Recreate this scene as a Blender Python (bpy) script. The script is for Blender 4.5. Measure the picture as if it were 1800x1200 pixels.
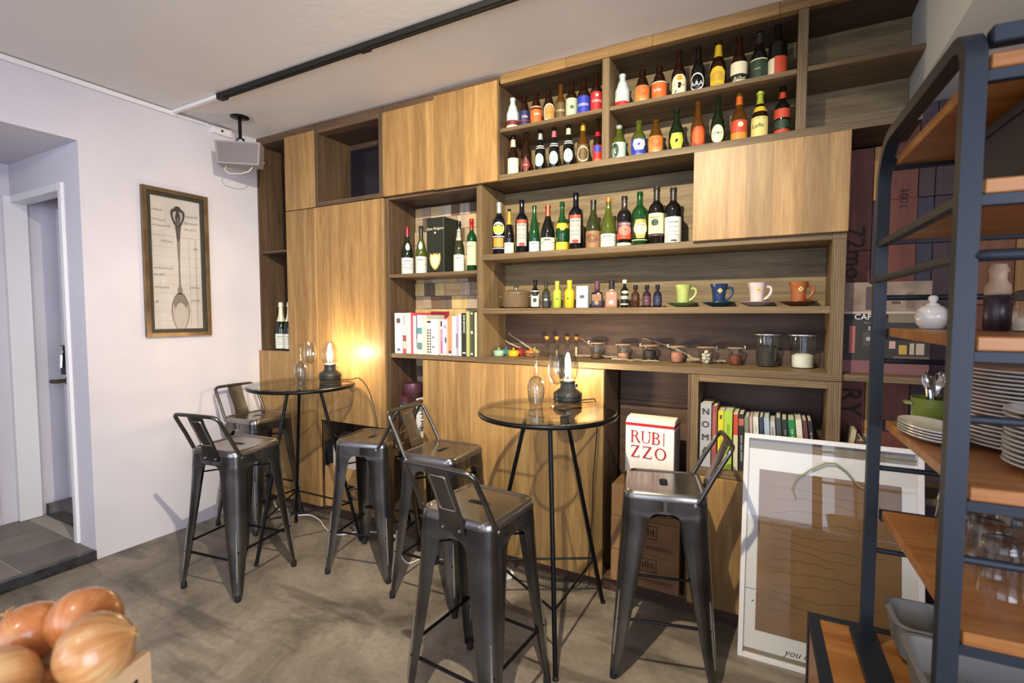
import bpy, bmesh, math, random
from mathutils import Vector, Matrix
random.seed(11)
R = math.radians
for o in list(bpy.data.objects): bpy.data.objects.remove(o, do_unlink=True)
sc = bpy.context.scene
COL = sc.collection

# ---------------------------------------------------------------- camera, light, exposure
cam_d = bpy.data.cameras.new('camera'); cam = bpy.data.objects.new('camera', cam_d); COL.objects.link(cam)
cam_d.sensor_width = 36.0; cam_d.lens = 17.486; cam_d.clip_start = 0.02
cam.location = (3.43, -2.4, 1.409); cam.rotation_euler = (R(90 - 3.094), 0, R(28.23))
cam_d.dof.use_dof = True; cam_d.dof.focus_distance = 2.7; cam_d.dof.aperture_fstop = 4.0
sc.camera = cam
vs = sc.view_settings
vs.view_transform = 'Standard'; vs.look = 'None'; vs.exposure = 0.72; vs.gamma = 1.0; vs.use_curve_mapping = False

world = bpy.data.worlds.new('world'); sc.world = world; world.use_nodes = True
bg = world.node_tree.nodes['Background']; bg.inputs[0].default_value = (0.62, 0.72, 1.0, 1); bg.inputs[1].default_value = 1.0

def lamp(name, kind, loc, energy, color, size=None, look=None, **kw):
    d = bpy.data.lights.new(name, kind); d.energy = energy; d.color = color
    for k, v in kw.items(): setattr(d, k, v)
    if size is not None:
        if kind == 'AREA': d.shape = 'RECTANGLE'; d.size, d.size_y = size
        else: d.shadow_soft_size = size
    o = bpy.data.objects.new(name, d); COL.objects.link(o); o.location = loc
    if look is not None:
        o.rotation_euler = (Vector(look) - Vector(loc)).to_track_quat('-Z', 'Y').to_euler()
    return o
# daylight entering through the shop windows behind the camera
lamp('window_daylight', 'AREA', (2.2, -5.3, 1.55), 36, (0.80, 0.86, 1.0), (4.0, 1.9), (1.9, 0, 1.4))
lamp('side_daylight_fill', 'AREA', (5.3, -3.5, 1.5), 72, (0.82, 0.84, 1.0), (2.2, 1.7), (0, -1.3, 1.5))  # fill light from the right; the window around it is added
# warm ceiling spotlight that rakes the shelves
lamp('ceiling_spot_light', 'SPOT', (2.95, -1.8, 2.60), 240, (1.0, 0.88, 0.64), 0.015, (1.75, 0.1, 1.05), spot_size=R(122), spot_blend=1.0)
# second spotlight, unseen behind the camera, brightening the left wall beyond the tables
lamp('ceiling_spot_light', 'SPOT', (2.6, -3.2, 2.60), 34, (1.0, 0.96, 0.92), 0.08, (0.5, -1.2, 0.6), spot_size=R(105), spot_blend=0.9)

# ---------------------------------------------------------------- materials
def lin(c):
    if isinstance(c, str):
        c = c.lstrip('#'); c = [int(c[i:i + 2], 16) / 255 for i in (0, 2, 4)]
    return tuple((x / 12.92 if x <= 0.04045 else ((x + 0.055) / 1.055) ** 2.4) for x in c[:3])
MATS = {}
def newmat(name):
    m = bpy.data.materials.new(name); m.use_nodes = True
    nt = m.node_tree; return m, nt, nt.nodes['Principled BSDF']
def mat(name, col=None, rough=0.5, metal=0.0, trans=0.0, emit=0.0, var=None, bump=0.0, bscale=60, spec=0.5, ior=1.45, coat=0.0):
    if name in MATS: return MATS[name]
    m, nt, b = newmat(name); c = lin(col)
    b.inputs['Base Color'].default_value = (*c, 1); b.inputs['Roughness'].default_value = rough
    b.inputs['Metallic'].default_value = metal; b.inputs['Transmission Weight'].default_value = trans
    b.inputs['IOR'].default_value = ior; b.inputs['Specular IOR Level'].default_value = spec
    b.inputs['Coat Weight'].default_value = coat
    if emit: b.inputs['Emission Color'].default_value = (*c, 1); b.inputs['Emission Strength'].default_value = emit
    tc = None
    if var or bump:
        tc = nt.nodes.new('ShaderNodeTexCoord')
    if var:
        n = nt.nodes.new('ShaderNodeTexNoise'); n.inputs['Scale'].default_value = var[0]; n.inputs['Detail'].default_value = 6
        nt.links.new(tc.outputs['Object'], n.inputs['Vector'])
        mx = nt.nodes.new('ShaderNodeMix'); mx.data_type = 'RGBA'
        c2 = lin(var[1]) if isinstance(var[1], str) else tuple(x * var[1] for x in c)
        mx.inputs['A'].default_value = (*c, 1); mx.inputs['B'].default_value = (*c2, 1)
        rp = nt.nodes.new('ShaderNodeMapRange'); rp.inputs['From Min'].default_value = 0.35; rp.inputs['From Max'].default_value = 0.65
        nt.links.new(n.outputs['Fac'], rp.inputs['Value']); nt.links.new(rp.outputs['Result'], mx.inputs['Factor'])
        nt.links.new(mx.outputs['Result'], b.inputs['Base Color'])
    if bump:
        n2 = nt.nodes.new('ShaderNodeTexNoise'); n2.inputs['Scale'].default_value = bscale; n2.inputs['Detail'].default_value = 5
        nt.links.new(tc.outputs['Object'], n2.inputs['Vector'])
        bp = nt.nodes.new('ShaderNodeBump'); bp.inputs['Strength'].default_value = bump; bp.inputs['Distance'].default_value = 0.004
        nt.links.new(n2.outputs['Fac'], bp.inputs['Height']); nt.links.new(bp.outputs['Normal'], b.inputs['Normal'])
    MATS[name] = m; return m

def wood(name, dark, mid, light, axis='z', stretch=14.0, strip=0.0, rough=0.5, amt=0.16, ply=False, spec=0.4):
    """grain runs along axis; strip = width of veneer strips of slightly different tone; ply = layered edge lines in z"""
    if name in MATS: return MATS[name]
    m, nt, b = newmat(name); N = nt.nodes.new; L = nt.links.new
    tc = N('ShaderNodeTexCoord'); oi = N('ShaderNodeObjectInfo')
    off = N('ShaderNodeVectorMath'); off.operation = 'SCALE'; off.inputs['Scale'].default_value = 37.0
    cmb = N('ShaderNodeCombineXYZ'); L(oi.outputs['Random'], cmb.inputs[0]); L(oi.outputs['Random'], cmb.inputs[1]); L(oi.outputs['Random'], cmb.inputs[2])
    L(cmb.outputs[0], off.inputs[0])
    add = N('ShaderNodeVectorMath'); add.operation = 'ADD'; L(tc.outputs['Object'], add.inputs[0]); L(off.outputs[0], add.inputs[1])
    mp = N('ShaderNodeMapping'); s = [stretch] * 3; s['xyz'.index(axis)] = 0.9; mp.inputs['Scale'].default_value = s
    L(add.outputs[0], mp.inputs['Vector'])
    n1 = N('ShaderNodeTexNoise'); n1.inputs['Scale'].default_value = 1.6; n1.inputs['Detail'].default_value = 8; n1.inputs['Distortion'].default_value = 0.9
    L(mp.outputs[0], n1.inputs['Vector'])
    n2 = N('ShaderNodeTexNoise'); n2.inputs['Scale'].default_value = 11; n2.inputs['Detail'].default_value = 5; L(mp.outputs[0], n2.inputs['Vector'])
    rmp = N('ShaderNodeValToRGB'); e = rmp.color_ramp.elements
    e[0].position = 0.28; e[0].color = (*lin(dark), 1); e[1].position = 0.72; e[1].color = (*lin(light), 1)
    x = rmp.color_ramp.elements.new(0.5); x.color = (*lin(mid), 1)
    mixv = N('ShaderNodeMath'); mixv.operation = 'MULTIPLY_ADD'; mixv.inputs[1].default_value = 0.35; L(n2.outputs['Fac'], mixv.inputs[0])
    sc1 = N('ShaderNodeMath'); sc1.operation = 'MULTIPLY'; sc1.inputs[1].default_value = 0.65; L(n1.outputs['Fac'], sc1.inputs[0]); L(sc1.outputs[0], mixv.inputs[2])
    L(mixv.outputs[0], rmp.inputs['Fac'])
    col = rmp.outputs['Color']
    if strip or ply:
        sx = N('ShaderNodeSeparateXYZ'); L(tc.outputs['Object'], sx.inputs[0])
    if strip:
        dv = N('ShaderNodeMath'); dv.operation = 'DIVIDE'; dv.inputs[1].default_value = strip; L(sx.outputs[0], dv.inputs[0])
        ad = N('ShaderNodeMath'); ad.operation = 'ADD'; L(dv.outputs[0], ad.inputs[0]); L(oi.outputs['Random'], ad.inputs[1])
        fl = N('ShaderNodeMath'); fl.operation = 'FLOOR'; L(ad.outputs[0], fl.inputs[0])
        a2 = N('ShaderNodeMath'); a2.operation = 'MULTIPLY_ADD'; a2.inputs[1].default_value = 91.7; L(oi.outputs['Random'], a2.inputs[0]); L(fl.outputs[0], a2.inputs[2])
        wn = N('ShaderNodeTexWhiteNoise'); wn.noise_dimensions = '1D'; L(a2.outputs[0], wn.inputs['W'])
        mr = N('ShaderNodeMapRange'); mr.inputs['To Min'].default_value = 1 - amt; mr.inputs['To Max'].default_value = 1 + amt; L(wn.outputs['Value'], mr.inputs['Value'])
        vm = N('ShaderNodeVectorMath'); vm.operation = 'SCALE'; L(col, vm.inputs[0]); L(mr.outputs[0], vm.inputs['Scale']); col = vm.outputs[0]
    if ply:
        wv = N('ShaderNodeMath'); wv.operation = 'MULTIPLY'; wv.inputs[1].default_value = 760.0
        L(sx.outputs['xyz'.index(ply)], wv.inputs[0])
        sn = N('ShaderNodeMath'); sn.operation = 'SINE'; L(wv.outputs[0], sn.inputs[0])
        mr = N('ShaderNodeMapRange'); mr.inputs['From Min'].default_value = -0.3; mr.inputs['From Max'].default_value = 0.5
        mr.inputs['To Min'].default_value = 0.62; mr.inputs['To Max'].default_value = 1.15; L(sn.outputs[0], mr.inputs['Value'])
        vm = N('ShaderNodeVectorMath'); vm.operation = 'SCALE'; L(col, vm.inputs[0]); L(mr.outputs[0], vm.inputs['Scale']); col = vm.outputs[0]
    L(col, b.inputs['Base Color'])
    b.inputs['Roughness'].default_value = rough; b.inputs['Specular IOR Level'].default_value = spec
    bp = N('ShaderNodeBump'); bp.inputs['Strength'].default_value = 0.12; bp.inputs['Distance'].default_value = 0.002
    L(n2.outputs['Fac'], bp.inputs['Height']); L(bp.outputs['Normal'], b.inputs['Normal'])
    MATS[name] = m; return m

def thin_glass(name, tint='#ffffff', dens=1.0, power=4.0, rough=0.02):
    if name in MATS: return MATS[name]
    m = bpy.data.materials.new(name); m.use_nodes = True; nt = m.node_tree; nt.nodes.clear(); N = nt.nodes.new; L = nt.links.new
    out = N('ShaderNodeOutputMaterial'); mx = N('ShaderNodeMixShader'); tr = N('ShaderNodeBsdfTransparent'); gl = N('ShaderNodeBsdfGlossy')
    lw = N('ShaderNodeLayerWeight'); lw.inputs['Blend'].default_value = 0.5
    pw = N('ShaderNodeMath'); pw.operation = 'POWER'; pw.inputs[1].default_value = power; L(lw.outputs['Facing'], pw.inputs[0])
    fr = N('ShaderNodeMath'); fr.operation = 'MULTIPLY_ADD'; fr.inputs[1].default_value = 0.92; fr.inputs[2].default_value = 0.05; L(pw.outputs[0], fr.inputs[0])
    tr.inputs['Color'].default_value = (*lin(tint), 1); gl.inputs['Roughness'].default_value = rough
    ad = N('ShaderNodeMath'); ad.operation = 'MULTIPLY'; ad.inputs[1].default_value = dens; ad.use_clamp = True
    L(fr.outputs[0], ad.inputs[0]); L(ad.outputs[0], mx.inputs[0]); L(tr.outputs[0], mx.inputs[1]); L(gl.outputs[0], mx.inputs[2]); L(mx.outputs[0], out.inputs[0])
    MATS[name] = m; return m

# golden veneer doors, dark stained oak carcase
DOOR = wood('golden_veneer', '#785936', '#957346', '#b08f5e', 'z', 13, strip=0.105, rough=0.42, amt=0.17)
OAK = wood('dark_oak', '#3d2e24', '#594534', '#735c43', 'x', 16, rough=0.55)
OAKV = wood('dark_oak_upright', '#3a2c22', '#54412f', '#6c563d', 'z', 16, rough=0.55)
OAKE = wood('dark_oak_layered_edge', '#54432f', '#705b3f', '#8a7450', 'x', 16, rough=0.55, ply='z')
OAKVE = wood('dark_oak_layered_upright', '#54432f', '#705b3f', '#8a7450', 'z', 16, rough=0.55, ply='x')
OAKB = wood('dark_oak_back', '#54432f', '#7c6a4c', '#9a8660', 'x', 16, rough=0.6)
OAKD = wood('shaded_oak_back', '#33261f', '#4b392e', '#604b3b', 'x', 16, rough=0.6)  # darker back boards, with the shade inside the niches put into the colour
TRIM = wood('golden_trim', '#6d5232', '#87683f', '#9f7f50', 'x', 12, rough=0.5)
RACKWOOD = wood('orange_shelf_wood', '#7c4a22', '#9c6430', '#b58146', 'x', 12, rough=0.35)
PINE = wood('crate_pine', '#b08a60', '#cda77a', '#e0c096', 'x', 10, rough=0.6)
PINEY = wood('crate_pine_deep', '#b08a60', '#cda77a', '#e0c096', 'y', 10, rough=0.6)
WALLP = mat('white_plaster', '#d6d2da', 0.75, var=(1.6, '#ccc8d0'), bump=0.15, bscale=35)
CEILP = mat('ceiling_plaster', '#e2dfde', 0.8, var=(1.2, '#dad7d6'), bump=0.25, bscale=26)
WHITEP = mat('white_gloss_paint', '#e4e2e4', 0.35)
BLACKM = mat('black_steel', '#121316', 0.38, 0.6)
RUBBER = mat('black_rubber', '#17171a', 0.7)
STEEL = mat('gunmetal', '#787572', 0.26, 0.93, var=(5, '#565452'), bump=0.03, bscale=90)
SEATM = mat('seat_gunmetal', '#97938e', 0.2, 0.93, var=(5, '#7c7874'), bump=0.02, bscale=90)
STEELB = mat('gunmetal_bright', '#b8b4ac', 0.3, 0.95)
CHROME = mat('chrome', '#d6d6d8', 0.15, 1.0)
NAVYM = mat('blue_black_steel', '#20262f', 0.5, 0.25)
GLASS = thin_glass('clear_glass', '#f6f8f7', 1.15, 2.6)
TOPGLASS = thin_glass('table_glass', '#e4e7e3', 1.05, 5.0)
PANE = thin_glass('picture_glass', '#fafbfa', 0.9, 5.0)
INK = mat('ink', '#191719', 0.6)
HEX = dict(cream='#e3dcb8', maroon='#6d2226', navy='#232a55', red='#b5252c', orange='#d9632a', white='#eeede6', tan='#b8803f', bronze='#5d4a26',
  sage='#a9b59a', greyink='#55524e', blue='#2c3aa3', mint='#a8c2b4', silver='#a9adab', pink='#d76a78', gold='#c29a35', yellow='#d9b52e', ink='#1b1a1c',
  forest='#2b3f2b', redor='#c2482e', lime='#b5bf45', amberlab='#d08a2c', paleyel='#d8cc7c', darkfoil='#34312f', orangefoil='#d4702f', palebl='#b9c9cf',
  greylab='#aaa89d', copper='#9c4a38', kraft='#8f6a47', brownlab='#6b4a30', palegr='#cfd1c6', plum='#5a3642', rose='#c17b69', ochre='#c9a24b',
  sagelab='#cdd0a4', winefoil='#7d2a34', redfoil='#b1262a', brownink='#4a3018', indigolab='#2a2c4a', beige='#c9b89a')
def paper(c): return mat('paper_' + c, HEX[c], 0.55)
def foil(c): return mat('foil_' + c, HEX[c], 0.35, 0.35)
GL = dict(brown=('#2a160c', .35), amber=('#6b4314', .5), dark=('#141311', .2), dgreen=('#1c2a17', .4), green=('#1f5a2a', .6), olive=('#6d7a2a', .65),
  olivedk=('#3c3f22', .45), black=('#101018', .12), amberdk=('#5a3a22', .5), plumgl=('#3f2836', .4), indigo=('#23233c', .4))
def bottle_mat(g):
    if g == 'ceramic': return mat('pale_ceramic', '#b9c9cb', 0.3)
    if g == 'limepaint': return mat('lime_paint', '#a9b83c', 0.35)
    if g == 'yellowpaint': return mat('yellow_paint', '#dcb625', 0.35)
    c, t = GL[g]; return mat('bottle_glass_' + g, c, 0.06, 0, t, ior=1.5)

# ---------------------------------------------------------------- mesh helpers
class MB:
    def __init__(s): s.v = []; s.f = []
    def add(s, vs, fs, M=None):
        n = len(s.v)
        s.v += [tuple(M @ Vector(p)) if M else tuple(p) for p in vs]
        s.f += [tuple(i + n for i in f) for f in fs]; return s
    def box(s, x0, x1, y0, y1, z0, z1, bev=0.0, M=None):
        if not bev:
            vs = [(x, y, z) for z in (z0, z1) for y in (y0, y1) for x in (x0, x1)]
            return s.add(vs, [(0, 2, 3, 1), (4, 5, 7, 6), (0, 1, 5, 4), (2, 6, 7, 3), (0, 4, 6, 2), (1, 3, 7, 5)], M)
        bm = bmesh.new(); bmesh.ops.create_cube(bm, size=1.0)
        for v in bm.verts: v.co = Vector(((x0 + x1) / 2 + v.co.x * (x1 - x0), (y0 + y1) / 2 + v.co.y * (y1 - y0), (z0 + z1) / 2 + v.co.z * (z1 - z0)))
        bmesh.ops.bevel(bm, geom=bm.edges[:], offset=bev, segments=1, affect='EDGES'); bm.verts.index_update()
        s.add([v.co[:] for v in bm.verts], [[v.index for v in f.verts] for f in bm.faces], M); bm.free(); return s
    def lathe(s, prof, seg=24, c=(0, 0, 0), cap0=True, cap1=True, M=None, sy=1.0):
        vs = []; fs = []
        for r, z in prof:
            for k in range(seg):
                a = 2 * math.pi * k / seg; vs.append((c[0] + r * math.cos(a), c[1] + sy * r * math.sin(a), c[2] + z))
        for i in range(len(prof) - 1):
            for k in range(seg):
                k2 = (k + 1) % seg; fs.append((i * seg + k, i * seg + k2, (i + 1) * seg + k2, (i + 1) * seg + k))
        if cap0: fs.append(tuple(range(seg))[::-1])
        if cap1: fs.append(tuple((len(prof) - 1) * seg + k for k in range(seg)))
        return s.add(vs, fs, M)
    def tube(s, pts, r, seg=8, closed=False, M=None, flat=1.0):
        P = [Vector(p) for p in pts]; n = len(P); rs = r if isinstance(r, (list, tuple)) else [r] * n
        vs = []; fs = []; nrm = None
        for i in range(n):
            if closed: t = (P[(i + 1) % n] - P[i - 1])
            else: t = P[min(i + 1, n - 1)] - P[max(i - 1, 0)]
            t.normalize()
            if nrm is None:
                nrm = Vector((0, 0, 1)) if abs(t.z) < 0.9 else Vector((1, 0, 0))
            nrm = (nrm - t * nrm.dot(t)).normalized(); bn = t.cross(nrm)
            for k in range(seg):
                a = 2 * math.pi * k / seg; vs.append(P[i] + (nrm * math.cos(a) * flat + bn * math.sin(a)) * rs[i])
        m = n if closed else n - 1
        for i in range(m):
            j = (i + 1) % n
            for k in range(seg):
                k2 = (k + 1) % seg; fs.append((i * seg + k, i * seg + k2, j * seg + k2, j * seg + k))
        if not closed: fs.append(tuple(range(seg))[::-1]); fs.append(tuple((n - 1) * seg + k for k in range(seg)))
        return s.add(vs, fs, M)
    def prism(s, poly, a0, a1, axis='y', M=None):
        n = len(poly); vs = []
        for a in (a0, a1):
            for p, q in poly:
                vs.append({'x': (a, p, q), 'y': (p, a, q), 'z': (p, q, a)}[axis])
        fs = [tuple(range(n))[::-1], tuple(range(n, 2 * n))] + [(i, (i + 1) % n, n + (i + 1) % n, n + i) for i in range(n)]
        return s.add(vs, fs, M)
    def loops(s, L, cap0=False, cap1=False, M=None):
        n = len(L[0]); vs = [p for l in L for p in l]; fs = []
        for i in range(len(L) - 1):
            for k in range(n):
                k2 = (k + 1) % n; fs.append((i * n + k, i * n + k2, (i + 1) * n + k2, (i + 1) * n + k))
        if cap0: fs.append(tuple(range(n))[::-1])
        if cap1: fs.append(tuple((len(L) - 1) * n + k for k in range(n)))
        return s.add(vs, fs, M)
    def build(s, name, m, parent=None, loc=None, smooth=35, world=False, rot=None):
        me = bpy.data.meshes.new(name)
        d = Vector((0, 0, 0))
        if world and parent is not None: d = Vector(ROOTLOC[parent.name])
        elif loc is not None: d = Vector(loc)
        if world is False and loc is None: d = Vector((0, 0, 0))
        me.from_pydata([(p[0] - d[0], p[1] - d[1], p[2] - d[2]) for p in s.v], [], s.f)
        me.materials.append(m); me.validate()
        bm = bmesh.new(); bm.from_mesh(me); bmesh.ops.recalc_face_normals(bm, faces=bm.faces[:]); bm.to_mesh(me); bm.free()
        if smooth:
            me.shade_smooth(); me.set_sharp_from_angle(angle=R(smooth))
        o = bpy.data.objects.new(name, me); COL.objects.link(o)
        if parent is not None: o.parent = parent
        elif loc is not None: o.location = loc
        ROOTLOC[o.name] = tuple(d) if parent is None else ROOTLOC.get(parent.name, (0, 0, 0))
        return o
ROOTLOC = {}
def tag(o, label=None, cat=None, group=None, kind=None):
    if label: o['label'] = label
    if cat: o['category'] = cat
    if group: o['group'] = group
    if kind: o['kind'] = kind
    return o
def thing(name, label, cat, loc=(0, 0, 0), rotz=0.0, group=None, kind=None):
    o = bpy.data.objects.new(name, None); COL.objects.link(o); o.location = loc; o.rotation_euler = (0, 0, rotz)
    o.empty_display_size = 0.05
    ROOTLOC[o.name] = tuple(loc); return tag(o, label, cat, group, kind)
def copy_tree(o, parent=None):
    c = o.copy(); COL.objects.link(c); c.parent = parent
    for ch in list(o.children): copy_tree(ch, c)
    return c
def struct(name, mb, m, parent=None, loc=(0, 0, 0), smooth=35):
    o = mb.build(name, m, parent, loc=loc if parent is None else None, smooth=smooth, world=parent is not None)
    if parent is None: o['kind'] = 'structure'
    return o
def rsq(hx, hy, rad, z, n=5, cx=0, cy=0):
    out = []
    for qx, qy, a0 in ((1, 1, 0), (-1, 1, 90), (-1, -1, 180), (1, -1, 270)):
        for k in range(n + 1):
            a = R(a0 + 90 * k / n); out.append((cx + qx * (hx - rad) + rad * math.cos(a), cy + qy * (hy - rad) + rad * math.sin(a), z))
    return out
TEXTCACHE = {}
def text2d(s, size=1.0, shear=0.0):
    key = (s, shear)
    if key not in TEXTCACHE:
        cu = bpy.data.curves.new('lettering', 'FONT'); cu.body = s; cu.size = 1.0; cu.align_x = 'CENTER'; cu.align_y = 'CENTER'; cu.resolution_u = 2; cu.shear = shear
        ob = bpy.data.objects.new('lettering', cu); COL.objects.link(ob)
        me = bpy.data.meshes.new_from_object(ob)
        TEXTCACHE[key] = ([v.co[:] for v in me.vertices], [tuple(p.vertices) for p in me.polygons])
        bpy.data.objects.remove(ob); bpy.data.curves.remove(cu); bpy.data.meshes.remove(me)
    vs, fs = TEXTCACHE[key]
    return [(x * size, y * size, 0) for x, y, z in vs], fs
def flat_text(s, size, origin, ux, uy, m, parent, name='lettering', shear=0.0, world=True):
    """lettering lying on a plane: origin + x*ux + y*uy"""
    vs, fs = text2d(s, size, shear); O = Vector(origin); ux = Vector(ux); uy = Vector(uy)
    mb = MB(); mb.add([O + ux * p[0] + uy * p[1] for p in vs], fs)
    return mb.build(name, m, parent, smooth=0, world=world)
# ================================================================= room shell
CEIL = 2.70; XR = 5.4; YB = -5.6; YK = 0.34
def floor_material():
    m, nt, b = newmat('worn_concrete'); N = nt.nodes.new; L = nt.links.new
    tc = N('ShaderNodeTexCoord')
    n1 = N('ShaderNodeTexNoise'); n1.inputs['Scale'].default_value = 1.9; n1.inputs['Detail'].default_value = 9; n1.inputs['Roughness'].default_value = 0.62; n1.inputs['Distortion'].default_value = 0.7
    n2 = N('ShaderNodeTexNoise'); n2.inputs['Scale'].default_value = 34; n2.inputs['Detail'].default_value = 8
    mp = N('ShaderNodeMapping'); mp.inputs['Rotation'].default_value = (0, 0, R(-35)); mp.inputs['Scale'].default_value = (0.5, 3.2, 1)
    n3 = N('ShaderNodeTexNoise'); n3.inputs['Scale'].default_value = 1.35; n3.inputs['Detail'].default_value = 5
    L(tc.outputs['Object'], n1.inputs['Vector']); L(tc.outputs['Object'], n2.inputs['Vector']); L(tc.outputs['Object'], mp.inputs['Vector']); L(mp.outputs[0], n3.inputs['Vector'])
    r = N('ShaderNodeValToRGB'); e = r.color_ramp.elements; e[0].position = 0.34; e[0].color = (*lin('#4b443c'), 1); e[1].position = 0.62; e[1].color = (*lin('#8a7f71'), 1)
    L(n1.outputs['Fac'], r.inputs['Fac'])
    r3 = N('ShaderNodeMapRange'); r3.inputs['From Min'].default_value = 0.54; r3.inputs['From Max'].default_value = 0.60; r3.inputs['To Min'].default_value = 1.0; r3.inputs['To Max'].default_value = 0.56
    L(n3.outputs['Fac'], r3.inputs['Value'])
    r2 = N('ShaderNodeMapRange'); r2.inputs['To Min'].default_value = 0.72; r2.inputs['To Max'].default_value = 1.28; L(n2.outputs['Fac'], r2.inputs['Value'])
    m1 = N('ShaderNodeMath'); m1.operation = 'MULTIPLY'; L(r2.outputs[0], m1.inputs[0]); L(r3.outputs[0], m1.inputs[1])
    vm = N('ShaderNodeVectorMath'); vm.operation = 'SCALE'; L(r.outputs['Color'], vm.inputs[0]); L(m1.outputs[0], vm.inputs['Scale']); L(vm.outputs[0], b.inputs['Base Color'])
    rr = N('ShaderNodeMapRange'); rr.inputs['To Min'].default_value = 0.38; rr.inputs['To Max'].default_value = 0.7; L(n1.outputs['Fac'], rr.inputs['Value']); L(rr.outputs[0], b.inputs['Roughness'])
    bp = N('ShaderNodeBump'); bp.inputs['Strength'].default_value = 0.2; bp.inputs['Distance'].default_value = 0.004; L(n2.outputs['Fac'], bp.inputs['Height']); L(bp.outputs[0], b.inputs['Normal'])
    return m
struct('floor', MB().box(0, XR, YB, YK, -0.1, 0.0), floor_material(), smooth=0)
struct('ceiling', MB().box(-1.6, XR, YB, YK, CEIL, CEIL + 0.1), CEILP, smooth=0)
# left wall with its passage opening (Y -2.5 .. -1.07, header at 2.367)
wl = MB(); wl.box(-0.19, 0, -1.07, YK, 0, CEIL); wl.box(-0.19, 0, -2.6, -1.07, 2.367, CEIL); wl.box(-0.19, 0, YB, -2.6, 0, CEIL)
struct('wall_left', wl, WALLP, smooth=0)
struct('wall_back', MB().box(-0.19, XR, YK, YK + 0.1, 0, CEIL), mat('dark_wall', '#6b5648', 0.8), smooth=0)
wr = MB(); wr.box(XR, XR + 0.1, YB, -4.6, 0, CEIL); wr.box(XR, XR + 0.1, -2.4, YK, 0, CEIL); wr.box(XR, XR + 0.1, -4.6, -2.4, 0, 0.6); wr.box(XR, XR + 0.1, -4.6, -2.4, 2.4, CEIL)
struct('wall_right', wr, WALLP, smooth=0)
struct('window_5', MB().box(XR + 0.04, XR + 0.05, -4.6, -2.4, 0.6, 2.4), GLASS, smooth=0)  # unseen window, added to go with the side fill light
# street side behind the camera: piers, sill, head and glazed windows
wf = MB(); wf.box(0, XR, YB - 0.12, YB, 0, 0.5); wf.box(0, XR, YB - 0.12, YB, 2.5, CEIL)
for x in (0, 1.5, 3.0, 4.5): wf.box(x, x + 0.14, YB - 0.12, YB, 0.5, 2.5)
wf.box(XR - 0.14, XR, YB - 0.12, YB, 0.5, 2.5)
struct('wall_front', wf, WALLP, smooth=0)
for i, (a, b_) in enumerate(((0.14, 1.5), (1.64, 3.0), (3.14, 4.5), (4.64, XR - 0.14))):
    w = struct('window_%d' % (i + 1), MB().box(a, b_, YB - 0.07, YB - 0.06, 0.5, 2.5), GLASS, smooth=0)
    fr = MB(); fr.box(a, a + 0.04, YB - 0.09, YB - 0.04, 0.5, 2.5); fr.box(b_ - 0.04, b_, YB - 0.09, YB - 0.04, 0.5, 2.5)
    fr.box(a + 0.04, b_ - 0.04, YB - 0.09, YB - 0.04, 0.5, 0.54); fr.box(a + 0.04, b_ - 0.04, YB - 0.09, YB - 0.04, 2.46, 2.5)
    fr.build('window_frame', mat('dark_window_frame', '#2c2c2e', 0.5), w, world=True, smooth=0)
# passage behind the left wall
PZ = 0.056
wp = MB(); wp.box(-1.1, -0.95, -2.6, -0.7, 0, 2.42); wp.box(-0.95, -0.19, -0.78, -0.7, 0, 2.42); wp.box(-1.1, 0, -2.7, -2.6, 0, 2.42)
struct('wall_passage', wp, WALLP, smooth=0)
struct('ceiling_passage', MB().box(-0.95, -0.19, -2.6, -0.78, 2.367, 2.42), WALLP, smooth=0)
# far end wall of the passage round its doorway
we = MB(); we.box(-0.95, -0.19, -1.07, -1.0, 2.165, 2.367); we.box(-0.25, -0.19, -1.07, -0.78, PZ, 2.165)
struct('wall_passage_end', we, WALLP, smooth=0)
ca = MB(); ca.box(-0.95, -0.905, -1.115, -1.0, PZ, 2.165, 0.003); ca.box(-0.234, -0.192, -1.085, -1.0, PZ, 2.165, 0.003); ca.box(-0.905, -0.234, -1.085, -1.0, 2.12, 2.165, 0.003)
struct('trim_1', ca, WHITEP)
dr = struct('door_1', MB().box(-0.9, -0.27, -0.86, -0.82, 0.14, 2.12, 0.002), WHITEP)
lk = MB(); lk.box(-0.895, -0.76, -0.875, -0.86, 1.0, 1.2, 0.003); lk.build('lock_plate', mat('lock_black', '#2a2a30', 0.4, 0.5), dr, world=True)
kb = MB(); kb.lathe([(0.0, 0), (0.03, 0.004), (0.034, 0.014), (0.02, 0.022), (0.012, 0.02)], 16, M=Matrix.Translation((-0.84, -0.875, 1.165)) @ Matrix.Rotation(R(90), 4, 'X'))
kb.tube([(-0.84, -0.885, 1.14), (-0.842, -0.89, 1.05)], 0.012, 8); kb.build('lock_cylinder', CHROME, dr, world=True)
hb = MB(); hb.tube([(-0.83, -0.862, 0.96), (-0.83, -0.92, 0.96), (-0.885, -0.93, 0.958)], 0.014, 8); hb.lathe([(0.03, 0), (0.03, 0.008)], 14, M=Matrix.Translation((-0.83, -0.861, 0.96)) @ Matrix.Rotation(R(90), 4, 'X'))
hb.build('door_handle', mat('aged_brass', '#6b5a48', 0.35, 0.8), dr, world=True)
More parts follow.
